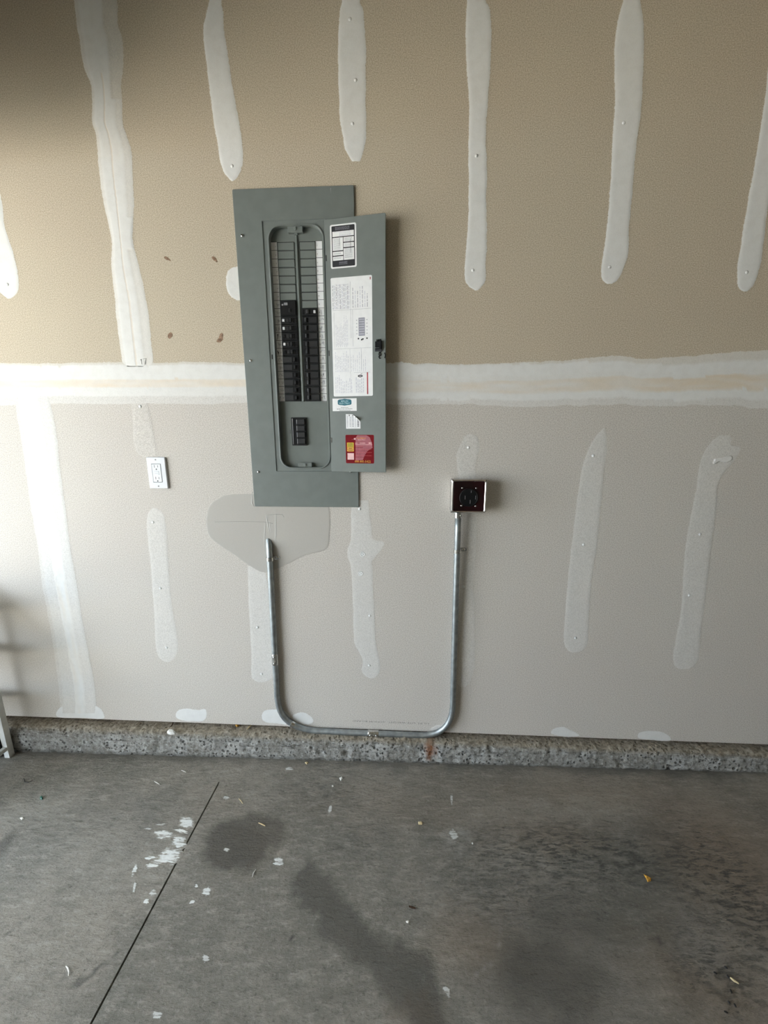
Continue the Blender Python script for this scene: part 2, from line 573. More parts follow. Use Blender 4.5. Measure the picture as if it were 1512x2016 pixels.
dark = np.maximum(dark, streak([(605, 1730), (650, 1790), (705, 1850), (760, 1905), (830, 1960), (850, 2030)], 0.045, .28) * .52)
dark = np.maximum(dark, streak([(390, 1540), (300, 1575), (180, 1600)], 0.03, .9) * .08)
dark = np.maximum(dark, np.clip((VY + 0.075) / 0.03, 0, 1) * 0.35)  # darker towards the foot of the kerb
brown = np.zeros(len(VX))
for args, amt in (((1440, 1690, 130, 130, .6), .9), ((1080, 1640, 120, 35, .7), .5), ((930, 1850, 80, 70, .6), .55), ((1400, 1930, 120, 90, .7), .7),
                  ((480, 1655, 80, 55, .5), .35), ((830, 1590, 200, 40, .8), .3), ((820, 1990, 50, 30, .5), .5), ((420, 1590, 60, 40, .8), .25),
                  ((1200, 1560, 300, 30, .8), .5)):
    brown = np.maximum(brown, spot(*args) * amt)
pale = np.zeros(len(VX))
for args, amt in (((60, 1600, 90, 30, .7), .55), ((150, 1650, 200, 60, .9), .35), ((900, 1655, 20, 12, .6), .8), ((1380, 1870, 45, 40, .6), .5)):
    pale = np.maximum(pale, spot(*args) * amt)
pale = np.maximum(pale, streak([(968, 1815), (966, 1870), (955, 1905), (940, 1930)], 0.0035, .6) * .8)
rough = np.zeros(len(VX))
for args, amt in (((1150, 1680, 220, 50, .7), .9), ((1430, 1750, 90, 130, .7), .9), ((1000, 1760, 160, 60, .8), .5), ((720, 1650, 50, 40, .8), .5),
                  ((1400, 1900, 60, 60, .7), .8), ((180, 1620, 180, 50, .9), .35), ((640, 1560, 120, 30, .9), .5)):
    rough = np.maximum(rough, spot(*args) * amt)
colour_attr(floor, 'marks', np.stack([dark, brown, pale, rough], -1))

# kerb: rough concrete footing under the wall
kx = sorted(set([round(x, 4) for x in np.arange(-1.45, 2.32, 0.0055)] + [-2.5, -2.2, -1.9, -1.6, 2.5, 3.0, 3.8, 4.6]))
prof = [(0.109, 0.0), (0.03, 0.0), (0.006, 0.0), (-0.006, 0.0), (-0.016, 0.0), (-0.024, -0.0005), (-0.031, -0.002), (-0.0355, -0.006)]
NF = 13
kv, kc = [], []
for x in kx:
    fz = floor_z(x) - 0.012
    ed = 0.006 * nz(x * 9, 3, 1) + 0.004 * nz(x * 33, 5, 2)
    pts = [(y, -0.0125 + z) for y, z in prof]
    for k in range(1, NF + 1):
        t = k / NF
        pts.append((-0.0375 - 0.006 * t, -0.0185 * (1 - t) + fz * t))
    for k, (y, z) in enumerate(pts):
        face = k >= len(prof)
        d = 0.0040 * nz(x * 30, z * 60, 4) + 0.0040 * nz(x * 95, z * 120, 8)
        pit = nz(x * 26, z * 40 + 5, 12)
        if pit > 0.33:
            d += (pit - 0.33) * 0.022
        if face:
            lip = -0.006 if k >= len(pts) - 3 else 0.0
            y = y + d + ed * (1 - (k - len(prof)) / NF) - lip
        elif y < 0.0:
            z = z + d * 0.6 - 0.001
            y = y + ed * max(0, (-y) / 0.036)
        c = W(847, 1480, -0.04)
        ru = max(0.0, 1 - math.hypot((x - c.x) / 0.028, (z + 0.055) / 0.055) + 0.5 * nz(x * 60, z * 60, 1))
        top = 1.0 if not face else max(0.0, 1 - (k - len(prof) + 1) / 2.5)
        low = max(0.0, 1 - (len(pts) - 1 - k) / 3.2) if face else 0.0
        kv.append((x, y, z))
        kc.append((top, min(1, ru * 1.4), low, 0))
n = len(prof) + NF
kf = [(i * n + k, i * n + k + 1, (i + 1) * n + k + 1, (i + 1) * n + k) for i in range(len(kx) - 1) for k in range(n - 1)]
me = bpy.data.meshes.new('trim_2')
me.from_pydata(kv, [], kf)
me.materials.append(M['kerb'])
me.polygons.foreach_set('use_smooth', [True] * len(me.polygons))
kerb = tag(bpy.data.objects.new('trim_2', me), kind='structure')
COL.objects.link(kerb)
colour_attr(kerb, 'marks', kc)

# ------------------------------------------------------------------ drywall sheets (children of the wall) with the cut-out for the panel
SEAM = 1.366
HOLE = (0.045, 0.345, 1.00, 1.92)
def sheet(x0, x1, z0, z1):
    cx = sorted(set([x0, x1] + [h for h in HOLE[:2] if x0 < h < x1]))
    cz = sorted(set([z0, z1] + [h for h in HOLE[2:] if z0 < h < z1]))
    mb = MB()
    for a, b in zip(cx, cx[1:]):
        for c, d in zip(cz, cz[1:]):
            if HOLE[0] <= (a + b) / 2 <= HOLE[1] and HOLE[2] <= (c + d) / 2 <= HOLE[3]:
                continue
            mb.box(((a + b) / 2, 0.00635, (c + d) / 2), (b - a, 0.0127, d - c))
    return mb.build('drywall_sheet', 'paper', wall)
g = 0.0008
sheet(XL, -0.36 - g, SEAM + g, ZC)
sheet(-0.36 + g, 3.3 - g, SEAM + g, ZC)
sheet(3.3 + g, XR, SEAM + g, ZC)
sheet(XL, -0.815 - g, 0.0, SEAM - g)
sheet(-0.815 + g, 2.85 - g, 0.0, SEAM - g)
sheet(2.85 + g, XR, 0.0, SEAM - g)

# joint compound: thin uneven layers trowelled over the sheets
LANES = [0, .015, .04, .08, .14, .22, .32, .42, .5, .58, .68, .78, .86, .92, .96, .985, 1]

def strip(rows, parent=wall, name='joint_compound', op=1.0, thick=0.0011, jit=0.0022, profile=None, step=0.004, lanes=LANES, seed=0, plane=W, up=Vector((0, -1, 0)), mat='mud'):
    """rows: ((x,y) one edge, (x,y) other edge) in photo measurements, laid on the wall as a real layer"""
    A = [plane(*a) for a, b in rows]
    B = [plane(*b) for a, b in rows]
    def cr(P, i, t):
        p0, p1, p2, p3 = P[max(i - 1, 0)], P[i], P[i + 1], P[min(i + 2, len(P) - 1)]
        return 0.5 * ((2 * p1) + (p2 - p0) * t + (2 * p0 - 5 * p1 + 4 * p2 - p3) * t * t + (3 * p1 - p0 - 3 * p2 + p3) * t ** 3)
    LA, LB = [], []
    for i in range(len(A) - 1):
        L = max((A[i + 1] - A[i]).length, (B[i + 1] - B[i]).length)
        m = max(1, int(L / step))
        for k in range(m):
            LA.append(cr(A, i, k / m)); LB.append(cr(B, i, k / m))
    LA.append(A[-1]); LB.append(B[-1])
    nr = len(LA)
    mb = MB()
    vs, cs = [], []
    for r in range(nr):
        a, b = LA[r], LB[r]
        w = (b - a).length
        d = (b - a) / max(w, 1e-6)
        s = r * step
        ja = jit * (nz(s * 22, seed, 1) + 0.7 * nz(s * 110, seed, 2))
        jb = jit * (nz(s * 22, seed, 3) + 0.7 * nz(s * 110, seed, 4))
        q = min(1, w / 0.02)
        a = a - d * ja * q
        b = b + d * jb * q
        w = (b - a).length
        endf = min(r, nr - 1 - r) * step
        for t in lanes:
            p = a.lerp(b, t)
            de = min(t, 1 - t) * w
            cov = min(1, de / 0.007)
            h, tan, o = thick, 0.0, op
            if profile:
                h, tan, o = profile(t, r / (nr - 1), s)
            k = min(1, de / 0.010)
            vs.append(p + up * (0.00012 + h * k * k * (3 - 2 * k)))
            cs.append((cov, tan, 0.0, o))
    nl = len(lanes)
    fs = [(r * nl + i, r * nl + i + 1, (r + 1) * nl + i + 1, (r + 1) * nl + i) for r in range(nr - 1) for i in range(nl - 1)]
    mb.add(vs, fs, 0, True)
    ob = mb.build(name, mat, parent)
    colour_attr(ob, 'mud', cs)
    return ob

def vrows(*r):
    return [((xl, y), (xr, y)) for y, xl, xr in r]

def blob(pts, parent=wall, name='joint_compound', op=1.0, wet=0.0, tan=0.0, thick=0.0009, jit=0.003, n=90, plane=W, up=Vector((0, -1, 0)), mat='mud', seed=0, lift=0.00012, fade=0.007):
    P = [plane(*p) for p in pts]
    c = sum(P, Vector()) / len(P)
    out = []
    m = len(P)
    per = max(2, n // m)
    for i in range(m):
        p0, p1, p2, p3 = P[i - 1], P[i], P[(i + 1) % m], P[(i + 2) % m]
        for k in range(per):
            t = k / per
            out.append(0.5 * ((2 * p1) + (p2 - p0) * t + (2 * p0 - 5 * p1 + 4 * p2 - p3) * t * t + (3 * p1 - p0 - 3 * p2 + p3) * t ** 3))
    vs, cs = [], []
    N = len(out)
    ds = (0, 0.25, 0.5, 1.0, 1.8)
    for j, d in enumerate(ds):
        for i, p in enumerate(out):
            r = p - c
            L = r.length
            j2 = jit * (nz(i * 0.35, seed, 5) + 0.6 * nz(i * 1.7, seed, 6)) * min(1, L / 0.02)
            q = max(L * 0.12, L + j2 - min(d * fade, L * 0.8 * d / 1.8))
            k = min(1, d)
            vs.append(c + r * (q / max(L, 1e-6)) + up * (lift + thick * k * k * (3 - 2 * k)))
            cs.append((min(1, d), tan, wet, op))
    vs.append(c + up * (lift + thick))
    cs.append((1, tan, wet, op))
    fs = []
    for j in range(len(ds) - 1):
        for i in range(N):
            i2 = (i + 1) % N
            fs.append((j * N + i, j * N + i2, (j + 1) * N + i2, (j + 1) * N + i))
    o = (len(ds) - 1) * N
    for i in range(N):
        fs.append((o + i, o + (i + 1) % N, len(vs) - 1))
    mb = MB()
    mb.add(vs, fs, 0, True)
    ob = mb.build(name, mat, parent)
    colour_attr(ob, 'mud', cs)
    return ob

# taped horizontal seam, left and right of the panel
def prof_hl(t, s, m):
    w = 0.05 * nz(m * 5, 1) + 0.03 * nz(m * 40, 2)
    t2 = t + w * 0.5
    if t2 < .08: return 0.0004, 0.0, 0.55
    if t2 < .40: return 0.0016, 0.08, 0.97
    if t2 < .60: return 0.0010 + 0.0004 * nz(m * 60, t * 30), 0.62 + 0.4 * nz(m * 9, t * 9), 0.95
    if t2 < .80: return 0.0013, 0.08, 0.85
    return 0.0005, 0.0, 0.42
HL = [0, .02, .05, .09, .14, .2, .27, .34, .39, .43, .47, .5, .53, .57, .61, .66, .72, .78, .82, .87, .92, .96, 1]
strip([((-330, 722), (-330, 812)), ((-100, 718), (-100, 803)), ((0, 714), (0, 800)), ((110, 714), (110, 796)), ((200, 712), (200, 797)), ((300, 713), (300, 796)), ((400, 711), (400, 797)), ((460, 713), (460, 795)), ((497, 714), (497, 794))],
      profile=prof_hl, lanes=HL, jit=0.003, seed=3)
def prof_hr(t, s, m):
    t2 = t + 0.03 * nz(m * 4, 4) + 0.02 * nz(m * 30, 5)
    feather = 0.22 * min(1, max(0.12, (s - .15) * 2.0))
    if t2 < feather * .75: return 0.0005, 0.0, 0.62
    if t2 < .33: return 0.0022, 0.0, 0.95
    if t2 < .42: return 0.0010, 0.05, 0.92
    if t2 < .68: return 0.0008, min(1, max(0, .30 + .9 * nz(m * 2.2, 8) + .55 * s + .4 * nz(m * 10, t * 14))), 0.9
    if t2 < .86: return 0.0019, 0.04, 0.95
    return 0.0005, 0.0, 0.5
strip([((672, 713), (672, 794)), ((790, 713), (790, 798)), ((900, 716), (900, 797)), ((970, 714), (970, 800)), ((1040, 711), (1040, 803)), ((1100, 709), (1100, 800)), ((1180, 701), (1180, 799)), ((1225, 699), (1225, 797)),
       ((1262, 705), (1262, 801)), ((1310, 703), (1310, 801)), ((1370, 698), (1370, 799)), ((1440, 692), (1440, 800)), ((1500, 689), (1500, 806)), ((1600, 687), (1600, 812)), ((1850, 684), (1850, 818))],
      profile=prof_hr, lanes=HL, jit=0.004, seed=5)
# taped upright seam of the upper sheets
def prof_vu(t, s, m):
    cr = .40 + .06 * s
    if abs(t - cr) < .022 and s > .3: return 0.0013, 0.5, 0.95
    if t > .66 and s < .36: return 0.0006, 0.0, 0.55
    if t > .74 and s < .62: return 0.0009, 0.0, 0.72
    if t > .70 and s > .7: return 0.0008, 0.03, 0.75
    if t < .10: return 0.0007, 0.0, 0.70
    return 0.0016, 0.04 + .05 * nz(m * 8, t * 5), 0.96
VL = [0, .015, .04, .08, .14, .2, .27, .33, .37, .395, .41, .425, .44, .455, .47, .5, .55, .61, .67, .73, .79, .85, .91, .95, .985, 1]
strip(vrows((-160, 118, 210), (-60, 134, 222), (0, 144, 232), (50, 150, 234), (75, 155, 242), (130, 163, 245), (165, 177, 240), (200, 180, 242), (240, 181, 243), (265, 187, 250), (300, 191, 261),
            (330, 193, 262), (400, 203, 265), (440, 212, 263), (480, 219, 264), (520, 218, 274), (600, 226, 291), (650, 231, 297), (700, 238, 302), (716, 241, 302), (722, 243, 302)), profile=prof_vu, lanes=VL, jit=0.0025, seed=9)
# taped upright seam of the lower sheets
def prof_vl(t, s, m):
    c0 = .36 + .10 * s
    if t < .10: return 0.0005, 0.0, 0.30
    if c0 - .02 < t < c0 + .27:
        return 0.0012 + 0.0005 * nz(m * 50, t * 20), 0.10 + .4 * nz(m * 7, t * 9), 0.97
    return 0.0011, 0.0, 0.55
strip(vrows((762, 22, 96), (790, 28, 100), (850, 38, 112), (920, 49, 119), (1000, 60, 130), (1080, 74, 140), (1150, 82, 152), (1230, 97, 165), (1300, 108, 178), (1340, 113, 186), (1380, 117, 190), (1404, 117, 189)),
      profile=prof_vl, lanes=VL, jit=0.003, seed=11)
# screw-line patches, upper sheets
UP = [
    vrows((330, -42, -6), (400, -40, 5), (450, -36, 12), (500, -28, 28), (550, -16, 38), (572, -4, 37), (582, 6, 30), (588, 14, 22)),
    vrows((-120, 418, 440), (-60, 420, 438), (0, 411, 438), (25, 405, 441), (60, 399, 443), (100, 402, 449), (150, 408, 456), (200, 414, 465), (250, 421, 474), (290, 428, 479), (320, 433, 479), (340, 440, 474), (352, 450, 466), (357, 456, 460)),
    vrows((-160, 672, 716), (-60, 672, 714), (0, 672, 710), (20, 668, 716), (60, 665, 720), (100, 664, 722), (150, 664, 722), (200, 667, 721), (240, 668, 723), (270, 674, 722), (290, 677, 718), (305, 684, 715), (316, 689, 711), (318, 692, 709)),
    vrows((-160, 912, 960), (-60, 916, 958), (0, 918, 958), (15, 917, 965), (60, 915, 969), (110, 916, 968), (150, 918, 966), (190, 921, 963), (220, 922, 960), (280, 921, 958), (320, 921, 960), (400, 921, 959), (450, 919, 960), (520, 914, 958), (550, 914, 957), (564, 922, 950), (572, 934, 941)),
    vrows((-100, 1236, 1262), (-40, 1232, 1262), (0, 1225, 1262), (40, 1215, 1268), (90, 1208, 1269), (140, 1208, 1268), (200, 1209, 1265), (260, 1205, 1258), (320, 1202, 1251), (380, 1199, 1246), (450, 1193, 1240), (500, 1186, 1238), (530, 1182, 1228), (550, 1184, 1218), (559, 1194, 1206)),
    vrows((60, 1530, 1560), (120, 1512, 1555), (180, 1506, 1548), (300, 1488, 1532), (400, 1470, 1514), (500, 1454, 1502), (550, 1449, 1490), (567, 1453, 1480), (574, 1463, 1471)),
]
for i, r in enumerate(UP):
    strip(r, op=0.97, jit=0.0022, seed=20 + i)
blob([(444, 560), (446, 538), (456, 526), (474, 524), (488, 540), (490, 575), (474, 592), (458, 588), (448, 576)], op=0.9, seed=2, jit=0.002)
# screw-line patches, lower sheets: thinner, the paper shows through
LO = [
    (vrows((795, 258, 291), (830, 261, 300), (870, 262, 308), (892, 270, 312), (900, 282, 306)), .12),
    (vrows((1000, 300, 308), (1010, 291, 322), (1035, 288, 328), (1060, 290, 330), (1115, 296, 333), (1170, 300, 337), (1230, 304, 346), (1260, 305, 351), (1285, 308, 350), (1297, 315, 344), (1303, 324, 335)), .34),
    (vrows((1112, 487, 522), (1170, 488, 530), (1230, 491, 534), (1290, 494, 538), (1330, 494, 538), (1338, 499, 533), (1343, 506, 522)), .42),
    (vrows((985, 706, 726), (992, 692, 727), (1030, 690, 731), (1060, 690, 736), (1066, 689, 755), (1072, 687, 757), (1082, 683, 752), (1095, 683, 741), (1106, 687, 733), (1118, 690, 735), (1150, 692, 735), (1200, 694, 738), (1260, 696, 740), (1282, 705, 744), (1300, 713, 748), (1320, 711, 749), (1330, 718, 745), (1335, 726, 738)), .46),
    (vrows((854, 922, 932), (862, 912, 942), (880, 903, 946), (890, 899, 944), (900, 897, 941), (912, 899, 938), (935, 901, 938), (1010, 914, 940), (1100, 914, 937), (1150, 908, 932), (1200, 904, 935), (1300, 902, 936), (1338, 898, 928), (1352, 905, 918)), .26),
    (vrows((843, 1186, 1193), (860, 1171, 1196), (890, 1155, 1196), (930, 1143, 1190), (1000, 1133, 1184), (1050, 1127, 1179), (1100, 1121, 1173), (1150, 1116, 1165), (1200, 1112, 1161), (1250, 1109, 1159), (1268, 1110, 1157), (1279, 1116, 1150), (1284, 1124, 1138)), .42),
    (vrows((857, 1416, 1438), (866, 1403, 1441), (876, 1394, 1441), (880, 1391, 1458), (890, 1385, 1457), (910, 1377, 1445), (930, 1373, 1427), (960, 1370, 1413), (1000, 1362, 1412), (1050, 1352, 1405), (1100, 1346, 1398), (1150, 1343, 1393), (1200, 1340, 1388), (1250, 1331, 1380), (1290, 1324, 1378), (1308, 1326, 1370), (1317, 1335, 1358)), .38),
]
for i, (r, op) in enumerate(LO):
    strip(r, op=op, thick=0.0007, jit=0.0016, seed=40 + i)
# white touch-up patches along the sheet's lower edge
for i, pts in enumerate([
    [(112, 1411), (118, 1392), (140, 1386), (160, 1389), (180, 1386), (198, 1394), (205, 1405), (203, 1415), (160, 1414)],
    [(346, 1412), (349, 1399), (368, 1394), (390, 1397), (405, 1396), (408, 1410), (400, 1420), (380, 1421), (360, 1419)],
    [(515, 1415), (518, 1400), (535, 1396), (560, 1398), (572, 1412), (568, 1426), (545, 1425), (525, 1423)],
    [(575, 1410), (588, 1402), (602, 1403), (615, 1412), (617, 1422), (605, 1427), (585, 1424)],
    [(1084, 1444), (1090, 1434), (1108, 1430), (1122, 1436), (1142, 1447), (1128, 1451), (1104, 1450)],
    [(1256, 1453), (1258, 1442), (1280, 1438), (1305, 1441), (1321, 1452), (1316, 1459), (1280, 1457)],
    [(880, 1420), (890, 1432), (880, 1440), (860, 1441), (846, 1436), (858, 1428), (870, 1426)]]):
    blob(pts, op=(.95 if i < 4 else .8) if i != 6 else .35, seed=60 + i, jit=0.0018, thick=0.0006)
# damp grey mud over the hole the conduit comes out of
blob([(407, 1010), (416, 990), (440, 976), (470, 972), (510, 974), (560, 985), (610, 985), (640, 990), (650, 1005), (650, 1045), (643, 1080), (600, 1094), (565, 1112), (522, 1128), (500, 1121), (470, 1100), (438, 1078), (413, 1058), (406, 1035)],
     name='damp_compound', op=0.96, wet=1.0, seed=77, n=160, jit=0.0025, thick=0.0008, fade=0.005)['label'] = 'damp grey joint compound'
# ridges of mud dragged around the conduit
def ridge(pts, r, mat='mud', name='mud_ridge'):
    mb = MB()
    P = [W(x, y, 0.0006) for x, y in pts]
    rs = [r * (0.45 if i in (0, len(P) - 1) else 1) for i in range(len(P))]
    mb.tube(P, rs, 8)
    ob = mb.build(name, mat, wall)
    colour_attr(ob, 'mud', [(1, 0, .55, 1)] * len(mb.v))
ridge([(543, 996), (543, 1020), (543, 1050), (541, 1078)], 0.0024)
ridge([(522, 1010), (522, 1040), (521, 1065), (520, 1100)], 0.0022)
ridge([(497, 968), (496, 990), (502, 999)], 0.0030)
ridge([(523, 1005), (527, 1030), (532, 1055)], 0.0028)
ridge([(528, 1012), (531, 1035), (535, 1062)], 0.0022)
ridge([(425, 1026), (470, 1025), (520, 1026), (538, 1029)], 0.0009)
mb = MB()
mb.tube([W(x, y, -0.0008) for x, y in ((423, 1027.5), (470, 1026.5), (520, 1027.5), (537, 1030.5))], 0.0005, 5)
mb.tube([W(x, y, -0.0008) for x, y in ((527, 1014), (545, 1012.5), (556, 1013), (559, 1018))], 0.0006, 5)
mb.build('knife_score', 'pencil', wall)
# nail and screw dimples filled with mud
dm = MB()
dm.disc(wallf, 0, 0, [(0.0055, 0.0), (0.0048, 0.0011), (0.0030, 0.0020), (0.0012, 0.0023)], 10, 0, True)
d0 = dm.build('filled_screw_head', 'mud', wall)
colour_attr(d0, 'mud', [(1, 0, 0, 1)] * len(dm.v))
first = True
for px, py in [(700, 158), (694, 244), (457, 327), (938, 307), (931, 532), (1228, 242), (1200, 526), (1470, 536), (276, 800), (301, 1028), (316, 1158), (328, 1275), (507, 1235), (515, 1327), (728, 1212), (727, 1310),
               (708, 1002), (913, 1155), (922, 881), (1168, 897), (1149, 1072), (1133, 1256), (1378, 1052), (1357, 1172), (1408, 906), (689, 38), (15, 560)]:
    o = d0 if first else d0.copy()
    if not first:
        COL.objects.link(o)
    first = False
    o.location = W(px, py, -0.0006)
for px, py in ((714, 1091), (710, 1129)):            # two fresh ring-shaped fills
    mb = MB()
    p = W(px, py)
    mb.disc(wallf, p.x, p.z, [(0.010, 0.0006), (0.0095, 0.0016), (0.0078, 0.0020), (0.0066, 0.0012), (0.0035, 0.0011), (0.0025, 0.0018), (0.001, 0.002)], 16, 0, True)
    o = mb.build('filled_screw_head', 'mud', wall)
    colour_attr(o, 'mud', [(1, 0, 0, 1)] * len(mb.v))
# lump of mud in the right-hand patch
blob([(1402, 910), (1409, 903), (1425, 899), (1440, 897), (1441, 905), (1428, 911), (1412, 909), (1404, 914)], name='mud_lump', op=.75, thick=0.0014, seed=81, jit=0.001, n=40, fade=0.004, lift=0.001)
# torn spots where something was glued on
for i, pts in enumerate([[(323, 506), (328, 505), (333, 509), (337, 514), (330, 512), (325, 510)], [(417, 506), (421, 505), (426, 509), (428, 517), (422, 513), (418, 510)],
                         [(331, 658), (336, 654), (340, 658), (338, 664), (333, 667), (330, 662)], [(426, 672), (431, 664), (434, 656), (439, 658), (439, 668), (433, 674)]]):
    blob(pts, name='torn_paper_spot', mat='torn', thick=0.0004, seed=90 + i, jit=0.005, n=36, fade=0.003)
# pencilled number and the stamp printed upside down on the lower sheet
mb = MB()
for ln in ([(278, 707), (279, 717)], [(276.5, 709), (278, 707)], [(282, 706.5), (288, 705.5), (286, 711), (285, 717.5)]):
    mb.tube([W(x, y, -0.0021) for x, y in ln], 0.0006, 5)
mb.build('pencil_number', 'pencil', wall)
mb = MB()
p0, p1 = W(846, 1425), W(694, 1419)
L = (p0 - p1).length
vs, fs = text_mesh('1/2 IN  LITE-WEIGHT  GYPSUM BOARD', 'LEFT')
wd = max(v[0] for v in vs)
sx = L / wd
mb.text(wallf, '1/2 IN  LITE-WEIGHT  GYPSUM BOARD', 0.0105, p0.x, (p0.z + p1.z) / 2, 0.0002, 0, PI, 'LEFT', sx / 0.0105)
mb.build('upside_down_stamp', 'stamp', wall)

# ------------------------------------------------------------------ electrical panel
panel = thing('electrical_panel', (0.1935, 0.0, 0.936), 'tall grey flush breaker panel with its door swung open', 'breaker panel')
RX0, RX1, RZ0, RZ1 = 0.0895, 0.2925, 1.066, 1.865
OX0, OX1, OZ0, OZ1, OR = 0.1085, 0.2850, 1.079, 1.850, 0.040
def rr(x0, x1, z0, z1, r, w):
    return [wallf(u, v, w) for u, v in rrect(x0, x1, z0, z1, r, 9)]
mb = MB()
mb.loft([rr(0.0, 0.387, 0.936, 1.955, 0.004, 0.0002), rr(0.0, 0.387, 0.936, 1.955, 0.004, 0.0042), rr(0.0012, 0.3858, 0.9372, 1.9538, 0.004, 0.0054),
         rr(RX0, RX1, RZ0, RZ1, 0.002, 0.0054), rr(RX0 + .0012, RX1 - .0012, RZ0 + .0012, RZ1 - .0012, 0.002, 0.0030),
         rr(OX0 - .0045, OX1 + .0045, OZ0 - .0045, OZ1 + .0045, OR + .0045, 0.0030), rr(OX0 - .003, OX1 + .003, OZ0 - .003, OZ1 + .003, OR + .003, 0.0058),
         rr(OX0, OX1, OZ0, OZ1, OR, 0.0062), rr(OX0 + .0012, OX1 - .0012, OZ0 + .0012, OZ1 - .0012, OR - .0012, 0.0045), rr(OX0 + .0014, OX1 - .0014, OZ0 + .0014, OZ1 - .0014, OR - .0014, -0.0125)])
mb.build('cover', 'panel', panel)
DW = -0.013                                           # face of the dead front
mb = MB()
mb.plate(wallf, OX0 - .012, OX1 + .012, OZ0 - .010, OZ1 + .010, DW - .0015, DW, OR, 0.0004, 0, 9)
mb.build('dead_front', 'panel_in', panel)
def Q(px, py, w=DW):
    p = W(px, py, -w)
    return p.x, p.z
ZT = Q(560, 476.5)[1]
ZBm = Q(590, 790.5)[1]
PIT = (ZT - ZBm) / 20.0
IL = (Q(532.3, 480)[0], Q(545, 480)[0])
IRr = (Q(621.5, 480)[0], Q(634, 480)[0])
FL = (Q(546, 480)[0], Q(579, 480)[0])
FR = (Q(589.5, 480)[0], Q(621, 480)[0])
# centre rib
mb = MB()
rx = (FL[1] + FR[0]) / 2
rings = []
for z, ww, hh in ((ZT + .022, .001, .0005), (ZT + .014, .0035, .004), (ZT - .01, .0045, .005), (ZBm + .001, .0052, .0055), (ZBm - .0005, .005, .003)):
    rings.append([wallf(rx + a * ww, z, DW + b * hh) for a, b in ((-1, 0), (-.75, .8), (-.4, 1), (.4, 1), (.75, .8), (1, 0))])
mb.loft(rings, True, True)
mb.build('centre_rib', 'ltgrey' if False else 'panel_in', panel)
# index strips with odd and even numbers
rng = random.Random(3)
for side, (a, b) in ((0, IL), (1, IRr)):
    mb = MB()
    mb.plate(wallf, a, b, ZBm, ZT + .001, DW, DW + .0006, 0, 0)
    for k in range(21):
        z = ZT + .001 - k * PIT if k else ZT + .0005
        mb.plate(wallf, a - .0005, b + .0005, z - .0006, z + .0006, DW, DW + .0010, 0, 0, 1, 2)
    for k in range(20):
        num = 2 * k + 1 + side
        cx = b - .0045 if side == 0 else a + .0045
        mb.text(wallf, str(num), 0.0058, cx, ZT - (k + .5) * PIT, DW + .0008, 1)
        if k >= (7 if side == 0 else 8):              # pencilled scrawls beside the fitted breakers
            zc = ZT - (k + .5) * PIT
            for q in range(rng.randint(2, 3)):
                x = (a + b) / 2 + (rng.uniform(-.006, .002) if side == 0 else rng.uniform(-.002, .006))
                pts = [wallf(x, zc + rng.uniform(.003, .008), DW + .0009)]
                for e in range(3):
                    x += rng.uniform(-.003, .004)
                    pts.append(wallf(min(max(x, a + .001), b - .001), zc + rng.uniform(-.009, .009), DW + .0009))
                mb.tube(pts, 0.00035 if not (side == 0 and k in (11, 13)) else 0.0008, 4, 2 if not (side == 0 and k in (11, 13)) else 1)
    mb.build('index_strip', ['label', 'blackink', 'ink'], panel)
# blank filler plates
def filler(k, rng_):
    a, b = rng_
    mb = MB()
    z1 = ZT - k * PIT - .0028
    z0 = z1 - PIT + .0036
    mb.plate(wallf, a - .0005, b + .0005, z1 - .0002, z1 + .0026, DW, DW + .0002, 0, 0, 1, 2)  # dark strip painting in the shadow line along the top edge
    mb.plate(wallf, a - .0004, a + .0022, z0, z1, DW, DW + .0002, 0, 0, 1, 2)  # painted shade down the left side
    mb.plate(wallf, a + .0016, b - .0006, z0, z1, DW, DW + .0030, .0004, .0005, 0, 2)
    mb.build('filler_plate', ['panel_in', 'dark'], panel)
for k in range(7): filler(k, FL)
for k in range(8): filler(k, FR)

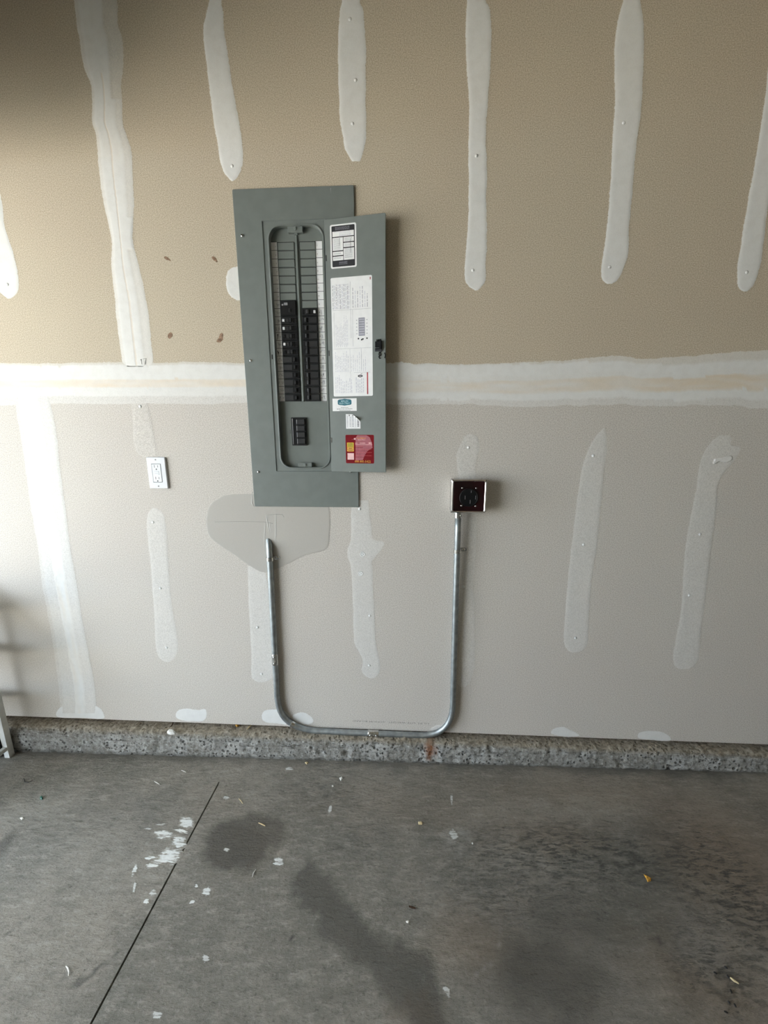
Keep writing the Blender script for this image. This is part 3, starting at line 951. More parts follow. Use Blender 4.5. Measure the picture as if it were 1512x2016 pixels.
def breaker(side, k, poles, kind, label=None):
    a, b = FL if side == 0 else FR
    z1 = ZT - k * PIT - .0006
    z0 = ZT - (k + poles) * PIT + .0006
    s = 1 if side == 0 else -1
    inner = b if side == 0 else a                     # edge next to the rib
    outer = a if side == 0 else b
    def X(t):                                         # 0 = outer edge, 1 = inner edge
        return outer + (inner - outer) * t
    def pl(mb, t0, t1, za, zb, w0, w1, mat=0, ch=.0006):
        u0, u1 = sorted((X(t0), X(t1)))
        mb.plate(wallf, u0, u1, za, zb, w0, w1, .0005, ch, mat, 2)
    mb = MB()
    pl(mb, 0.0, 1.0, z0, z1, DW + .0001, DW + .0060)
    H = z1 - z0
    ob_mats = ['black', 'dkgrey', 'matt_black', 'ltgrey']
    if kind == 'plain':
        for q in range(poles):
            za, zb = z0 + H * q / poles + .0025, z0 + H * (q + 1) / poles - .0025
            pl(mb, .04, .60, za, zb, DW + .006, DW + .0085, 1, .0008)          # lettering block
            pl(mb, .70, .97, za - .001, zb + .001, DW + .006, DW + .0064, 2, .0002)
            pl(mb, .63, .66, za + .001, zb - .001, DW + .006, DW + .0090, 1, .0003)
    elif kind == 'button':
        pl(mb, .02, .98, z1 - .0035, z1 - .0015, DW + .006, DW + .0090, 1, .0004)
        pl(mb, .02, .98, z0 + .0015, z0 + .0035, DW + .006, DW + .0090, 1, .0004)
        pl(mb, .30, .48, z0 + .006, z1 - .006, DW + .006, DW + .0075, 1, .0004)
        pl(mb, .70, .78, z0 + .0045, z1 - .0045, DW + .006, DW + .0085, 1, .0004)
        pl(mb, .82, .97, z0 + .0045, z1 - .0045, DW + .006, DW + .0063, 2, .0002)
    elif kind == 'big':
        pl(mb, .03, .97, z0 + .002, z1 - .002, DW + .006, DW + .0090, 0, .001)
        pl(mb, .26, .48, z1 - .016, z1 - .008, DW + .009, DW + .0094, 3, .0001)
        pl(mb, .12, .22, z1 - .017, z1 - .012, DW + .009, DW + .0094, 3, .0001)
        for q in range(2):
            pl(mb, .72, .76, z1 - .010 - q * .025, z1 - .006 - q * .025, DW + .009, DW + .0094, 1, .0001)
    br = mb.build('circuit_breaker', ob_mats, panel)
    if label: br['label'] = label
    # rocker handle(s)
    mb = MB()
    for q in range(poles if kind == 'plain' else 1):
        za, zb = z0 + H * q / max(poles, 1) + .0055, z0 + H * (q + 1) / max(poles, 1) - .0055
        if kind == 'plain':
            t0, t1 = (.68, .80)
        elif kind == 'button':
            t0, t1 = (.52, .68)
        else:
            t0, t1, za, zb = .52, .66, z0 + H * .22, z0 + H * .45
        u0, u1 = sorted((X(t0), X(t1)))
        mb.loft([rr(u0, u1, za, zb, .0006, DW + .006), rr(u0 + .0005 * (1 if side == 0 else -1), u1 + .0005 * (1 if side == 0 else -1), za, zb, .0006, DW + .0115),
                 rr(u0 + .001, u1 - .001, za + .001, zb - .001, .0006, DW + .0125)], True, True)
    if poles == 2 and kind == 'plain':
        u0, u1 = sorted((X(.70), X(.78)))
        mb.plate(wallf, u0, u1, z0 + .008, z1 - .008, DW + .0085, DW + .0118, .0005, .0005)
    mb.build('handle', 'dkgrey', br)
    if kind == 'button':
        u0, u1 = sorted((X(.10), X(.245)))
        mb = MB()
        zc = (z0 + z1) / 2
        mb.plate(wallf, u0, u1, zc - .0045, zc + .0045, DW + .006, DW + .0095, .0008, .0008, 0, 3)
        tb = mb.build('test_button', 'matt_black' if label and 'dark' in label else 'white', br)
breaker(0, 7, 2, 'big', 'wide black two-pole breaker at top')
for k in range(9, 14):
    breaker(0, k, 1, 'button', 'black breaker with white test button' if k in (9, 10, 12) else 'black breaker with dark test button')
for k in range(14, 20):
    breaker(0, k, 1, 'plain')
breaker(1, 8, 1, 'button', 'black breaker with white test button')
for k in (9, 10, 11):
    breaker(1, k, 1, 'plain')
for k in (12, 14, 16, 18):
    breaker(1, k, 2, 'plain')
# main breaker
mx0, mz1 = Q(573.5, 822)
mx1, mz0 = Q(605.5, 877)
mb = MB()
mb.plate(wallf, mx0, mx1, mz0, mz1, DW + .0001, DW + .0045, .001, .0006)
mb.plate(wallf, mx0 + .004, mx0 + .0065, mz0 + .004, mz1 - .004, DW + .0045, DW + .0065, .0004, .0004, 1)
mb.plate(wallf, mx0 + .008, mx0 + .018, mz0 + .003, mz1 - .003, DW + .0045, DW + .0047, .0004, .0001, 2)
mbk = mb.build('main_breaker', ['black', 'ltgrey', 'matt_black'], panel)
hh = (mz1 - mz0 - .008) / 4
for q in range(4):
    mb = MB()
    za = mz0 + .004 + q * hh
    mb.loft([rr(mx0 + .019, mx1 - .004, za + .0012, za + hh - .0012, .0012, DW + .0045), rr(mx0 + .020, mx1 - .005, za + .002, za + hh - .002, .0012, DW + .0100),
             rr(mx0 + .022, mx1 - .006, za + .003, za + hh - .003, .0012, DW + .0108)], True, True)
    mb.build('handle', 'dkgrey', mbk)
mb = MB()
mb.text(wallf, 'MAIN', 0.0055, mx0 - .006, (mz0 + mz1) / 2, DW + .0003, 0, PI / 2)
mb.build('main_lettering', 'blackink', panel)
# dead-front retainers
for (xa, ya, xb, yb) in ((568, 448, 598, 460.5), (588.5, 910.5, 616, 919)):
    x0, z1 = Q(xa, ya)
    x1, z0 = Q(xb, yb)
    mb = MB()
    mb.plate(wallf, x0, x1, z0, z1, DW, DW + .0125, .001, .0012)
    cx = (x0 + x1) / 2
    mb.disc(wallf, cx, (z0 + z1) / 2, [(.0055, DW + .0125), (.0050, DW + .0150), (.002, DW + .0156)], 14)
    mb.plate(wallf, cx - .0055, cx + .0055, z0 - .0035, z0, DW, DW + .006, .0005, .0005)
    mb.build('retainer', 'panel_in', panel)
# cover screws
sc = MB()
sc.disc(wallf, 0, 0, [(.0052, 0), (.0050, .0012), (.0034, .0030), (.0012, .0036)], 14, 0, True)
sc.box((0, -0.0036, 0), (.0052, .0006, .0010), mat=1)
s0 = None
for px, py in ((477, 464), (494, 710), (509, 929), (691, 928.5), (683, 461), (687, 708)):
    p = W(px, py, -.0054)
    if s0 is None:
        s0 = sc.build('cover_screw', ['zinc', 'dark'], panel, (0, 0, 0))
        o = s0
    else:
        o = s0.copy()
        COL.objects.link(o)
    o.location = Vector((p.x, -.0054, p.z)) - panel.location
# door catch slot
p = W(536, 702.5, -.003)
mb = MB()
mb.plate(wallf, p.x - .0018, p.x + .0018, p.z - .0075, p.z + .0075, .0028, .0033)
mb.build('catch_slot', 'dark', panel)

# the open door
TH = math.radians(8.4)
HX, HY = 0.2915, -0.0068
DZ0, DZ1 = 1.0662, 1.8605
dd = Vector((math.cos(TH), -math.sin(TH), 0))
dn = Vector((-math.sin(TH), -math.cos(TH), 0))
def doorf(u, v, w):
    return Vector((HX, HY, v)) + dd * u + dn * w
DT = 0.0022
def D(px, py):
    d = _ray(px, py)
    o = Vector((HX, HY, 0)) + dn * DT
    t = (o - CAM).dot(dn) / d.dot(dn)
    p = CAM + d * t
    return (p - o).dot(dd), p.z
DWD = 0.1975
mb = MB()
def dr(q, w, r=0.002):
    return [doorf(u, v, w) for u, v in rrect(q, DWD - q, DZ0 + q, DZ1 - q, r, 3)]
mb.loft([dr(.0014, -.0052), dr(0, -.0048), dr(0, DT - .0006), dr(.0006, DT)], True, True)
door = mb.build('door', 'panel', panel)

def srect(pts):
    q = [D(*p) for p in pts]
    u0 = (q[0][0] + q[3][0]) / 2; u1 = (q[1][0] + q[2][0]) / 2
    v1 = (q[0][1] + q[1][1]) / 2; v0 = (q[2][1] + q[3][1]) / 2
    return u0, u1, v0, v1

def sframe(r):
    u0, u1, v0, v1 = r
    def fr(a, b, w):
        return doorf(u0 + (u1 - u0) * a, v0 + (v1 - v0) * b, DT + w)
    return fr
E1, E2, E3 = .00025, .0004, .00055
def bar(mb, fr, a0, a1, b0, b1, w, mat):
    mb.add([fr(a0, b0, w), fr(a1, b0, w), fr(a1, b1, w), fr(a0, b1, w)], [(0, 1, 2, 3)], mat)
def greek(mb, fr, a0, a1, b, h, w, mat, rg, vert=False, fill=.85):
    x = a0
    end = a0 + (a1 - a0) * fill
    while x < end:
        l = rg.uniform(.03, .11) * max(.35, (a1 - a0))
        if vert: bar(mb, fr, b, b + h, x, min(x + l, end), w, mat)
        else: bar(mb, fr, x, min(x + l, end), b, b + h, w, mat)
        x += l + .022 * max(.35, (a1 - a0))
rg = random.Random(11)
# rating label, top
r1 = srect([(648.4, 444.2), (700.2, 437), (703.2, 524), (652.6, 530.5)])
fr = sframe(r1)
mb = MB()
mb.plate(doorf, *r1, DT, DT + E1, .005, 0, 0, 5)
wdt, hgt = r1[1] - r1[0], r1[3] - r1[2]
mb.plate(doorf, r1[0] + .06 * wdt, r1[1] - .06 * wdt, r1[2] + .035 * hgt, r1[3] - .035 * hgt, DT, DT + E2, .003, 0, 1, 5)
bar(mb, fr, .09, .91, .18, .84, E3, 0)
bar(mb, fr, .07, .93, .700, .722, E3 + .0001, 1)
bar(mb, fr, .49, .51, .18, .70, E3 + .0001, 1)
for b in (.395, .285): bar(mb, fr, .08, .50, b - .012, b + .012, E3 + .0001, 1)
for b in (.58, .46): bar(mb, fr, .50, .92, b - .012, b + .012, E3 + .0001, 1)
bar(mb, fr, .77, .78, .33, .66, E3 + .0001, 1)
bar(mb, fr, .35, .36, .52, .69, E3 + .0001, 1)
for b in (.82, .79, .755, .735): greek(mb, fr, .14 if b > .8 else .35, .88, b, .010, E3 + .0001, 3, rg)
for k in range(11): greek(mb, fr, .13, .44, .67 - .024 * k, .008, E3 + .0001, 2, rg)
for k in range(5): greek(mb, fr, .55, .9, .67 - .022 * k, .008, E3 + .0001, 2, rg)
for k in range(3): greek(mb, fr, .55, .9, .535 - .022 * k, .008, E3 + .0001, 2, rg)
for k in range(10): greek(mb, fr, .55, .9, .43 - .023 * k, .008, E3 + .0001, 2, rg)
for b in (.345, .325, .24, .22): greek(mb, fr, .13, .46, b, .008, E3 + .0001, 2, rg)
for b in (.925, .90, .875): greek(mb, fr, .2, .85, b, .010, E3 + .0001, 2, rg)
for b in (.135, .115, .085): greek(mb, fr, .33, .70, b, .010, E3 + .0001, 2, rg)
mb.build('rating_label', ['label', 'char', 'ink', 'ink2'], door)
# big wiring label
r2 = srect([(651.3, 548.4), (732.2, 540.4), (734.2, 779.5), (656.6, 780.5)])
fr = sframe(r2)
mb = MB()
mb.plate(doorf, *r2, DT, DT + E1, .004, 0, 0, 5)
for (a0, a1, b0, b1) in ((.03, .97, .735, .7365), (.475, .480, .50, .96), (.52, .525, .43, .735), (.03, .97, .413, .4145), (.44, .444, .20, .41), (.06, .064, .42, .72), (.72, .725, .23, .41), (.53, .94, .205, .2065), (.45, .453, .04, .20)):
    bar(mb, fr, a0, a1, b0, b1, E2, 2)
for k in range(14):
    greek(mb, fr, .745, .955, .04 + k * .0305, .012, E2, 1 if k % 3 else 2, rg, True, .95)
for k in range(7):
    greek(mb, fr, .75, .955 - .02 * (k % 3), .53 + k * .058, .013, E2, 1 if k % 2 else 2, rg, True, rg.uniform(.5, .95))
for k in range(12):
    greek(mb, fr, .43 + .012 * (k % 2), .70, .10 + k * .026, .007, E2, 3, rg, True, rg.uniform(.5, 1))
for k in range(9):
    greek(mb, fr, .215, .40, .07 + k * .040, .010, E2, 3, rg, True, rg.uniform(.6, 1))
for k in range(8):
    greek(mb, fr, .215, .40, .47 + k * .05, .008, E2, 3, rg, True, rg.uniform(.5, 1))
for k in range(10):
    greek(mb, fr, .03, .19, .06 + k * .045, .012, E2, 3, rg, True, rg.uniform(.6, 1))
for k in range(5):
    greek(mb, fr, .03, .17, .58 + k * .045, .014, E2, 1, rg, True, rg.uniform(.7, 1))
bar(mb, fr, .665, .82, .515, .665, E2, 2)                                   # panel diagram
for k in range(7):
    bar(mb, fr, .68, .805, .528 + k * .02, .534 + k * .02, E3, 1)
for k in range(5):
    bar(mb, fr, .61, .63, .53 + k * .028, .537 + k * .028, E2, 2)
    bar(mb, fr, .86, .88, .53 + k * .028, .537 + k * .028, E2, 2)
for a, b in ((.64, .495), (.72, .485), (.75, .49), (.85, .495)):
    bar(mb, fr, a, a + .035, b - .008, b + .004, E2, 4)
bar(mb, fr, .855, .885, .015, .205, E2, 5)
bar(mb, fr, .95, .97, .965, .985, E2, 5)
def oval(a, b, ra, rb, w, mat, n=18):
    mb.add([fr(a + ra * math.cos(2 * PI * k / n), b + rb * math.sin(2 * PI * k / n), w) for k in range(n)], [tuple(range(n))], mat)
oval(.69, .175, .062, .011, E2, 4)
bar(mb, fr, .70, .74, .191, .195, E2, 4)
bar(mb, fr, .66, .72, .172, .177, E3, 0)
mb.build('wiring_label', ['label', 'ink2', 'ink', 'ink2', 'blackink', 'redbar'], door)
# contractor's white card with a teal badge
r3 = srect([(654.3, 784.8), (702, 784), (702.4, 808.7), (655.3, 809.7)])
fr = sframe(r3)
mb = MB()
mb.plate(doorf, *r3, DT, DT + E1, .0005, 0, 0, 2)
w3, h3 = r3[1] - r3[0], r3[3] - r3[2]
c3 = (r3[0] + .505 * w3, r3[2] + .70 * h3)
bw, bh = .285 * w3, .235 * h3
badge = []
for k in range(40):
    a = 2 * PI * k / 40
    sx, sy = math.cos(a), math.sin(a)
    e = 0.45
    x = math.copysign(abs(sx) ** e, sx) * bw
    y = math.copysign(abs(sy) ** e, sy) * bh
    y *= 1 + .16 * max(0, 1 - abs(x) / (bw * .30))
    badge.append((c3[0] + x, c3[1] + y))
mb.poly(doorf, badge, DT + E1, DT + E2, 1)
mb.text(doorf, 'BERLIN', .0074, c3[0], c3[1] + .0036, DT + E3, 2, 0, 'CENTER', 1.1)
mb.text(doorf, 'ELECTRIC', .0078, c3[0], c3[1] - .0036, DT + E3, 2, 0, 'CENTER', 1.1)
greek(mb, fr, .35, .66, .27, .035, E2, 3, rg, False, 1)
greek(mb, fr, .18, .82, .15, .035, E2, 3, rg, False, 1)
greek(mb, fr, .28, .74, .03, .035, E2, 3, rg, False, 1)
mb.build('contractor_card', ['label', 'teal', 'paleteal', 'blackink'], door)
# small rating sticker with a curled corner
r4 = srect([(680.6, 815), (709.6, 815), (709.4, 844), (681.6, 844)])
fr = sframe(r4)
def curl(a, b):
    q = max(0, a + b - 1.45)
    return .0003 + q * q * .05
def curlf(a, b, w):
    q = max(0, a + b - 1.45)
    return fr(a - .28 * q, b - .45 * q - .10 * a * max(0, b - .6), curl(a, b) + w)
mb = MB()
N = 12
gv = [curlf(i / N, j / N, 0) for j in range(N + 1) for i in range(N + 1)]
mb.add(gv, [(j * (N + 1) + i, j * (N + 1) + i + 1, (j + 1) * (N + 1) + i + 1, (j + 1) * (N + 1) + i) for j in range(N) for i in range(N)], 0, True)
bar(mb, curlf, .10, .125, .08, .90, .0003, 1)
bar(mb, curlf, .375, .385, .10, .92, .0003, 1)
for k in range(7):
    bar(mb, curlf, .26, .34, .14 + k * .10, .18 + k * .10, .0003, 1)
    bar(mb, curlf, .44, .54, .14 + k * .10, .19 + k * .10, .0003, 1)
for a0, a1, b0, b1 in ((.22, .27, .85, .97), (.46, .52, .84, .95), (.66, .74, .76, .88)):
    bar(mb, curlf, a0, a1, b0, b1, .0003, 2)
bar(mb, curlf, .65, .67, .10, .72, .0003, 1)
for k in range(8):
    b0 = .14 + k * .085
    bar(mb, curlf, .79, .91, b0, b0 + .045, .0004, 2)
mb.build('curled_sticker', ['label', 'ink', 'char'], door)
# maroon service sticker
r5 = srect([(679.3, 857.3), (735.2, 854.8), (737.4, 911.4), (682.1, 913.3)])
fr = sframe(r5)
mb = MB()
mb.plate(doorf, *r5, DT, DT + E1, .004, 0, 0, 5)
w5, h5 = r5[1] - r5[0], r5[3] - r5[2]
def T5(a, b):
    return r5[0] + a * w5, r5[2] + b * h5
mb.add([fr(a, b, E2) for a, b in ((.34, .10), (.60, .12), (.68, .30), (.78, .45), (.95, .55), (.93, .72), (.85, .92), (.74, .985), (.42, .985), (.36, .90))], [tuple(range(10))], 1)
mb.plate(doorf, *T5(.05, 0)[:1], T5(.29, 0)[0], T5(0, .42)[1], T5(0, .73)[1], DT, DT + E2, .001, 0, 3, 2)
bar(mb, fr, .06, .28, .58, .72, E3, 4)
for b in (.68, .64, .60): greek(mb, fr, .08, .27, b, .022, E3 + .0001, 6, rg, False, 1)
bar(mb, fr, .06, .28, .565, .575, E3, 6)
greek(mb, fr, .11, .24, .52, .02, E3, 6, rg, False, 1)
bar(mb, fr, .06, .28, .49, .50, E3, 6)
greek(mb, fr, .09, .26, .45, .02, E3, 6, rg, False, 1)
bar(mb, fr, .06, .29, .13, .36, E2, 2)
u, v = T5(.56, .885)
mb.text(doorf, 'PLUMBING', .0068, u, v, DT + E3 + .0001, 3, 0, 'CENTER', .95)
u, v = T5(.57, .83)
mb.text(doorf, 'ELECTRIC', .0066, u, v, DT + E3 + .0001, 2, 0, 'CENTER', .95)
oval(.33, .86, .035, .03, E3, 2)
bar(mb, fr, .22, .31, .835, .845, E3, 1)
bar(mb, fr, .34, .94, .655, .668, E3, 2)
greek(mb, fr, .34, .42, .70, .02, E3, 2, rg, False, 1)
greek(mb, fr, .51, .70, .70, .025, E3, 2, rg, False, 1)
greek(mb, fr, .82, .92, .69, .05, E3, 2, rg, False, 1)
for k in range(8):
    greek(mb, fr, .35, .93 if k > 1 else .62, .60 - .055 * k, .016, E3, 0 if k % 2 else 7, rg, False, .98)
u, v = T5(.60, .072)
mb.text(doorf, '888-885-5422', .0112, u, v, DT + E3, 8, 0, 'CENTER', .92)
mb.build('service_sticker', ['maroon', 'rose', 'pink', 'amber', 'gold', 'label', 'blackink', 'redbar', 'amber'], door)
# latch, its hook and the hinge tabs
mb = MB()
def dq(x0, y0, x1, y1):
    a, b = D(x0, y0); c, d = D(x1, y1)
    return min(a, c), max(a, c), min(b, d), max(b, d)
mb.plate(doorf, *dq(739.2, 673, 751.8, 684), DT, DT + .007, .0008, .001)
mb.plate(doorf, *dq(747.5, 671.5, 752, 688), DT, DT + .009, .0008, .001)
mb.plate(doorf, *dq(739.2, 686, 751.8, 688), DT, DT + .006, .0004, .0005)
mb.plate(doorf, *dq(738.8, 688.4, 751.8, 691.6), DT, DT + .004, .0004, .0005, 1)
for x, y in ((741.5, 668.5), (744.5, 668), (748, 667.5)):
    mb.plate(doorf, *dq(x, y, x + 1, 674), DT, DT + .004, .0003, .0003)
hook = [(750, 693.6), (746.6, 693.6), (745.9, 698), (747.5, 700.4), (750.2, 699.6), (750.6, 695.5)]
hook2 = [(747.2, 700.2), (745.8, 703), (747.6, 706), (750, 705.2)]
for h in (hook, hook2):
    mb.tube([doorf(*D(*p), DT + .002) for p in h], 0.0014, 8)
mb.tube([doorf(*D(*p), DT + .001) for p in ((756.8, 694.5), (758.8, 699.5), (757.4, 705))], 0.0014, 8)
mb.build('latch', ['matt_black', 'char'], door)['label'] = 'black latch with hook'
for (x, y, m) in ((642.3, 508.3, 'dark'), (648, 695.5, 'dark'), (652, 866.5, 'zinc')):
    mb = MB()
    u, v = D(x, y)
    mb.plate(doorf, u - .0013, u + .0013, v - .0085, v + .0085, DT - .001, DT + .0006, .0003, .0002)
    if m == 'zinc':
        mb.plate(doorf, u + .0013, u + .0032, v - .0085, v + .0085, DT - .001, DT + .0004, .0003, .0002, 1)
    mb.build('hinge_tab', [m, 'dark'], door)
mb = MB()                                             # chipped paint on the top edge of the cover
p = W(651.0, 372.5, -.0055)
mb.poly(wallf, [(p.x - .0012, p.z + .003), (p.x + .0012, p.z + .003), (p.x + .0006, p.z - .004), (p.x, p.z - .012), (p.x - .0006, p.z - .003)], .0054, .0056)
mb.build('paint_chip', 'ltgrey', panel)

# ------------------------------------------------------------------ duplex outlet
pl = W(285, 898, -.006); pr = W(328, 964, -.006)
ox, oz = (W(306, 898, -.006).x + W(313, 964, -.006).x) / 2, (pl.z + pr.z) / 2
OWd, OHt = .0715, .1155
out = thing('wall_outlet', (ox, 0, oz - OHt / 2), 'white rectangular duplex outlet with test buttons left of the grey panel', 'outlet')
mb = MB()
def orr(w, h, r, wz):
    return [wallf(u, v, wz) for u, v in rrect(ox - w / 2, ox + w / 2, oz - h / 2, oz + h / 2, r, 5)]
ow, oh = .0350, .0680
mb.loft([orr(OWd, OHt, .003, 0.0002), orr(OWd, OHt, .003, .0045), orr(OWd - .004, OHt - .004, .002, .0072), orr(ow + .0012, oh + .0012, .002, .0074), orr(ow + .0012, oh + .0012, .002, .0030)], True, False)
mb.build('cover_plate', 'white', out)
mb = MB()
mb.loft([orr(ow - .0012, oh - .0012, .002, .0010), orr(ow - .0012, oh - .0012, .002, .0058), orr(ow - .0030, oh - .0030, .001, .0082)], True, True)
fc = mb.build('receptacle_face', 'white', out)
for s in (1, -1):
    mb = MB()
    cz = oz + s * .0215
    mb.plate(wallf, ox - .0072, ox - .0054, cz - .0015, cz + .0080, .0080, .0084, 0, 0, 0, 2)
    mb.plate(wallf, ox + .0050, ox + .0068, cz - .0005, cz + .0070, .0080, .0084, 0, 0, 0, 2)
    mb.disc(wallf, ox, cz - .0075, [(.0026, .0080), (.0026, .0084)], 12)
    mb.build('slot', 'char', fc)
    mb = MB()
    mb.plate(wallf, ox - .0085, ox + .0085, oz + s * .0038 - .0030, oz + s * .0038 + .0030, .0080, .0090, .0006, .0005, 0, 3)
    mb.build('test_button', 'white', fc)
for s in (1, -1):
    mb = MB()
    mb.disc(wallf, ox, oz + s * .0485, [(.0030, .0066), (.0028, .0078), (.001, .0082)], 12)
    mb.plate(wallf, ox - .0022, ox + .0022, oz + s * .0485 - .0004, oz + s * .0485 + .0004, .0082, .0084, 0, 0, 1, 2)
    mb.build('plate_screw', ['ltgrey', 'char'], out)

# ------------------------------------------------------------------ high-current receptacle in its steel box
BD = 0.052
b0, b1 = W(889, 944, -BD), W(957, 1011, -BD)
bx0, bx1, bz0, bz1 = b0.x, b1.x - .001, b1.z, b0.z
bcx, bcz = (bx0 + bx1) / 2, (bz0 + bz1) / 2
rec = thing('range_receptacle', (bcx, 0, bz0), 'square steel box with a dark red reflection painted on its face, holding a round four-slot receptacle', 'receptacle')
def brr(q, r, w):
    return [wallf(u, v, w) for u, v in rrect(bx0 + q, bx1 - q, bz0 + q, bz1 - q, r, 5)]
mb = MB()
mb.loft([brr(.002, .006, 0.0004), brr(.002, .006, BD - .016), brr(0, .006, BD - .0155), brr(0, .006, BD - .0055), brr(.0022, .006, BD - .0028), brr(.0048, .006, BD), brr(.0075, .005, BD - .0024)], True, False)
mb.build('box', 'chrome', rec)
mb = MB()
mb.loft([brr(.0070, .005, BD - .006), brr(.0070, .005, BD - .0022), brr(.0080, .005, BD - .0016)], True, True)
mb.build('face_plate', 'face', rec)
rcx, rcz = W(922.5, 979.5, -BD).x, W(922.5, 979.5, -BD).z
mb = MB()
mb.disc(wallf, rcx, rcz, [(.0315, BD - .002), (.0315, BD + .0035), (.0300, BD + .0048), (.0285, BD + .0040), (.001, BD + .0040)], 36, 0, False)
rb = mb.build('receptacle_body', 'matt_black', rec)
for (px, py, h, w) in ((915.6, 979.5, .0125, .0022), (936.4, 979.5, .0125, .0022), (925.6, 988, .0125, .0022), (927.6, 968, .0075, .0045)):
    p = W(px, py, -BD - .004)
    mb = MB()
    mb.plate(wallf, p.x - w / 2 - .0016, p.x + w / 2 + .0016, p.z - h / 2 - .0016, p.z + h / 2 + .0016, BD + .0038, BD + .0043, .0006, 0, 1, 3)
    mb.plate(wallf, p.x - .0006, p.x + .0006, p.z - h / 2, p.z + h / 2, BD + .0043, BD + .0046, 0, 0, 0, 2)
    mb.build('slot', ['ltgrey', 'matt_black'], rb)
for (px, py) in ((910.2, 960.8), (937.8, 961.2), (908.6, 995.8), (936.4, 996.4)):
    p = W(px, py, -BD)
    mb = MB()
    mb.disc(wallf, p.x, p.z, [(.0036, BD - .002), (.0034, BD + .0002), (.0022, BD + .0014), (.0008, BD + .0016)], 14, 0, True)
    mb.plate(wallf, p.x - .0022, p.x + .0022, p.z - .0004, p.z + .0004, BD + .0012, BD + .0017, 0, 0, 1, 2)
    mb.build('face_screw', ['zinc', 'dark'], rec)

# ------------------------------------------------------------------ conduit
CR, CY = 0.0112, -0.0135
def C(px, py, y=CY):
    return W(px, py, y)
A1, A2 = C(531.2, 1100), C(545.5, 1372)
def arc(p0, corner, p1, n=10):
    return [p0.lerp(corner, t).lerp(corner.lerp(p1, t), t) for t in [k / n for k in range(n + 1)]]
B0, B1, Bc = C(547, 1380), C(620, 1438.5), C(552, 1431)
hz = [C(680, 1441.5), C(740, 1444), C(800, 1446.5)]
R0, R1, Rc = C(828, 1447.5), C(891.5, 1388), C(889, 1449)
R2 = C(901.3, 1016)
path = [C(529.5, 1060, 0.012), C(529.6, 1066, 0.001), C(530, 1076, -0.0085), C(530.6, 1090, -0.0128)] + [A1.lerp(A2, k / 6) for k in range(7)]
path += arc(B0, Bc, B1) + hz + arc(R0, Rc, R1) + [R1.lerp(R2, k / 6) for k in range(1, 7)]
# the pipe leaves the wall and enters the box further out
for i in range(len(path) - 5, len(path)):
    t = (i - (len(path) - 6)) / 5.0
    path[i].y = CY - 0.010 * t * t
con = thing('conduit', (0.40, 0, -0.0125), 'galvanised steel conduit looping from the grey panel to the receptacle box', 'conduit')
mb = MB()
sub = []
for i in range(len(path) - 1):
    for k in range(2):
        sub.append(path[i].lerp(path[i + 1], k / 2))
sub.append(path[-1])
mb.tube(sub, CR, 20)
mb.build('pipe', 'emt', con)
def at_path(px, py):
    q = C(px, py)
    best = min(range(len(sub) - 1), key=lambda i: (sub[i] - q).length)
    i = max(1, min(len(sub) - 2, best))
    return sub[i], (sub[i + 1] - sub[i - 1]).normalized()
def sleeve(px, py, ln, r, screws=2):
    p, t = at_path(px, py)
    q = C(px, py)
    p = p + t * (q - p).dot(t)
    mb = MB()
    ks = (-.5, -.47, -.10, -.06, .06, .10, .47, .5)
    rr_ = (r * .93, r, r, r * .96, r * .96, r, r, r * .93)
    mb.tube([p + t * ln * k for k in ks], list(rr_), 20)
    for s in ((-.28, .28) if screws == 2 else (0,)):
        c = p + t * ln * s + Vector((0, -r, 0))
        mb.tube([c + Vector((0, .002, 0)), c + Vector((0, -.0035, 0)), c + Vector((0, -.0042, 0))], [.0036, .0034, .002], 10, 0, True, False)
    return mb.build('coupling', 'zinc', con)
sleeve(541.7, 1297, .048, .0130)
sleeve(735, 1443.8, .044, .0128)
# connector under the box
t = (R2 - R1).normalized()
mb = MB()
e = path[-1]
mb.tube([e - t * .004, e - t * .003, e + t * .014, e + t * .0145, e + t * .020, Vector((e.x, e.y, bz0 + .0005))], [.0115, .0132, .0132, .0150, .0150, .0150], 12, 0, True, False)
mb.tube([e + t * .006 + Vector((.006, -.010, 0)), e + t * .006 + Vector((.009, -.016, 0))], [.0034, .003], 8, 0, True, False)
mb.build('connector', 'zinc', con)
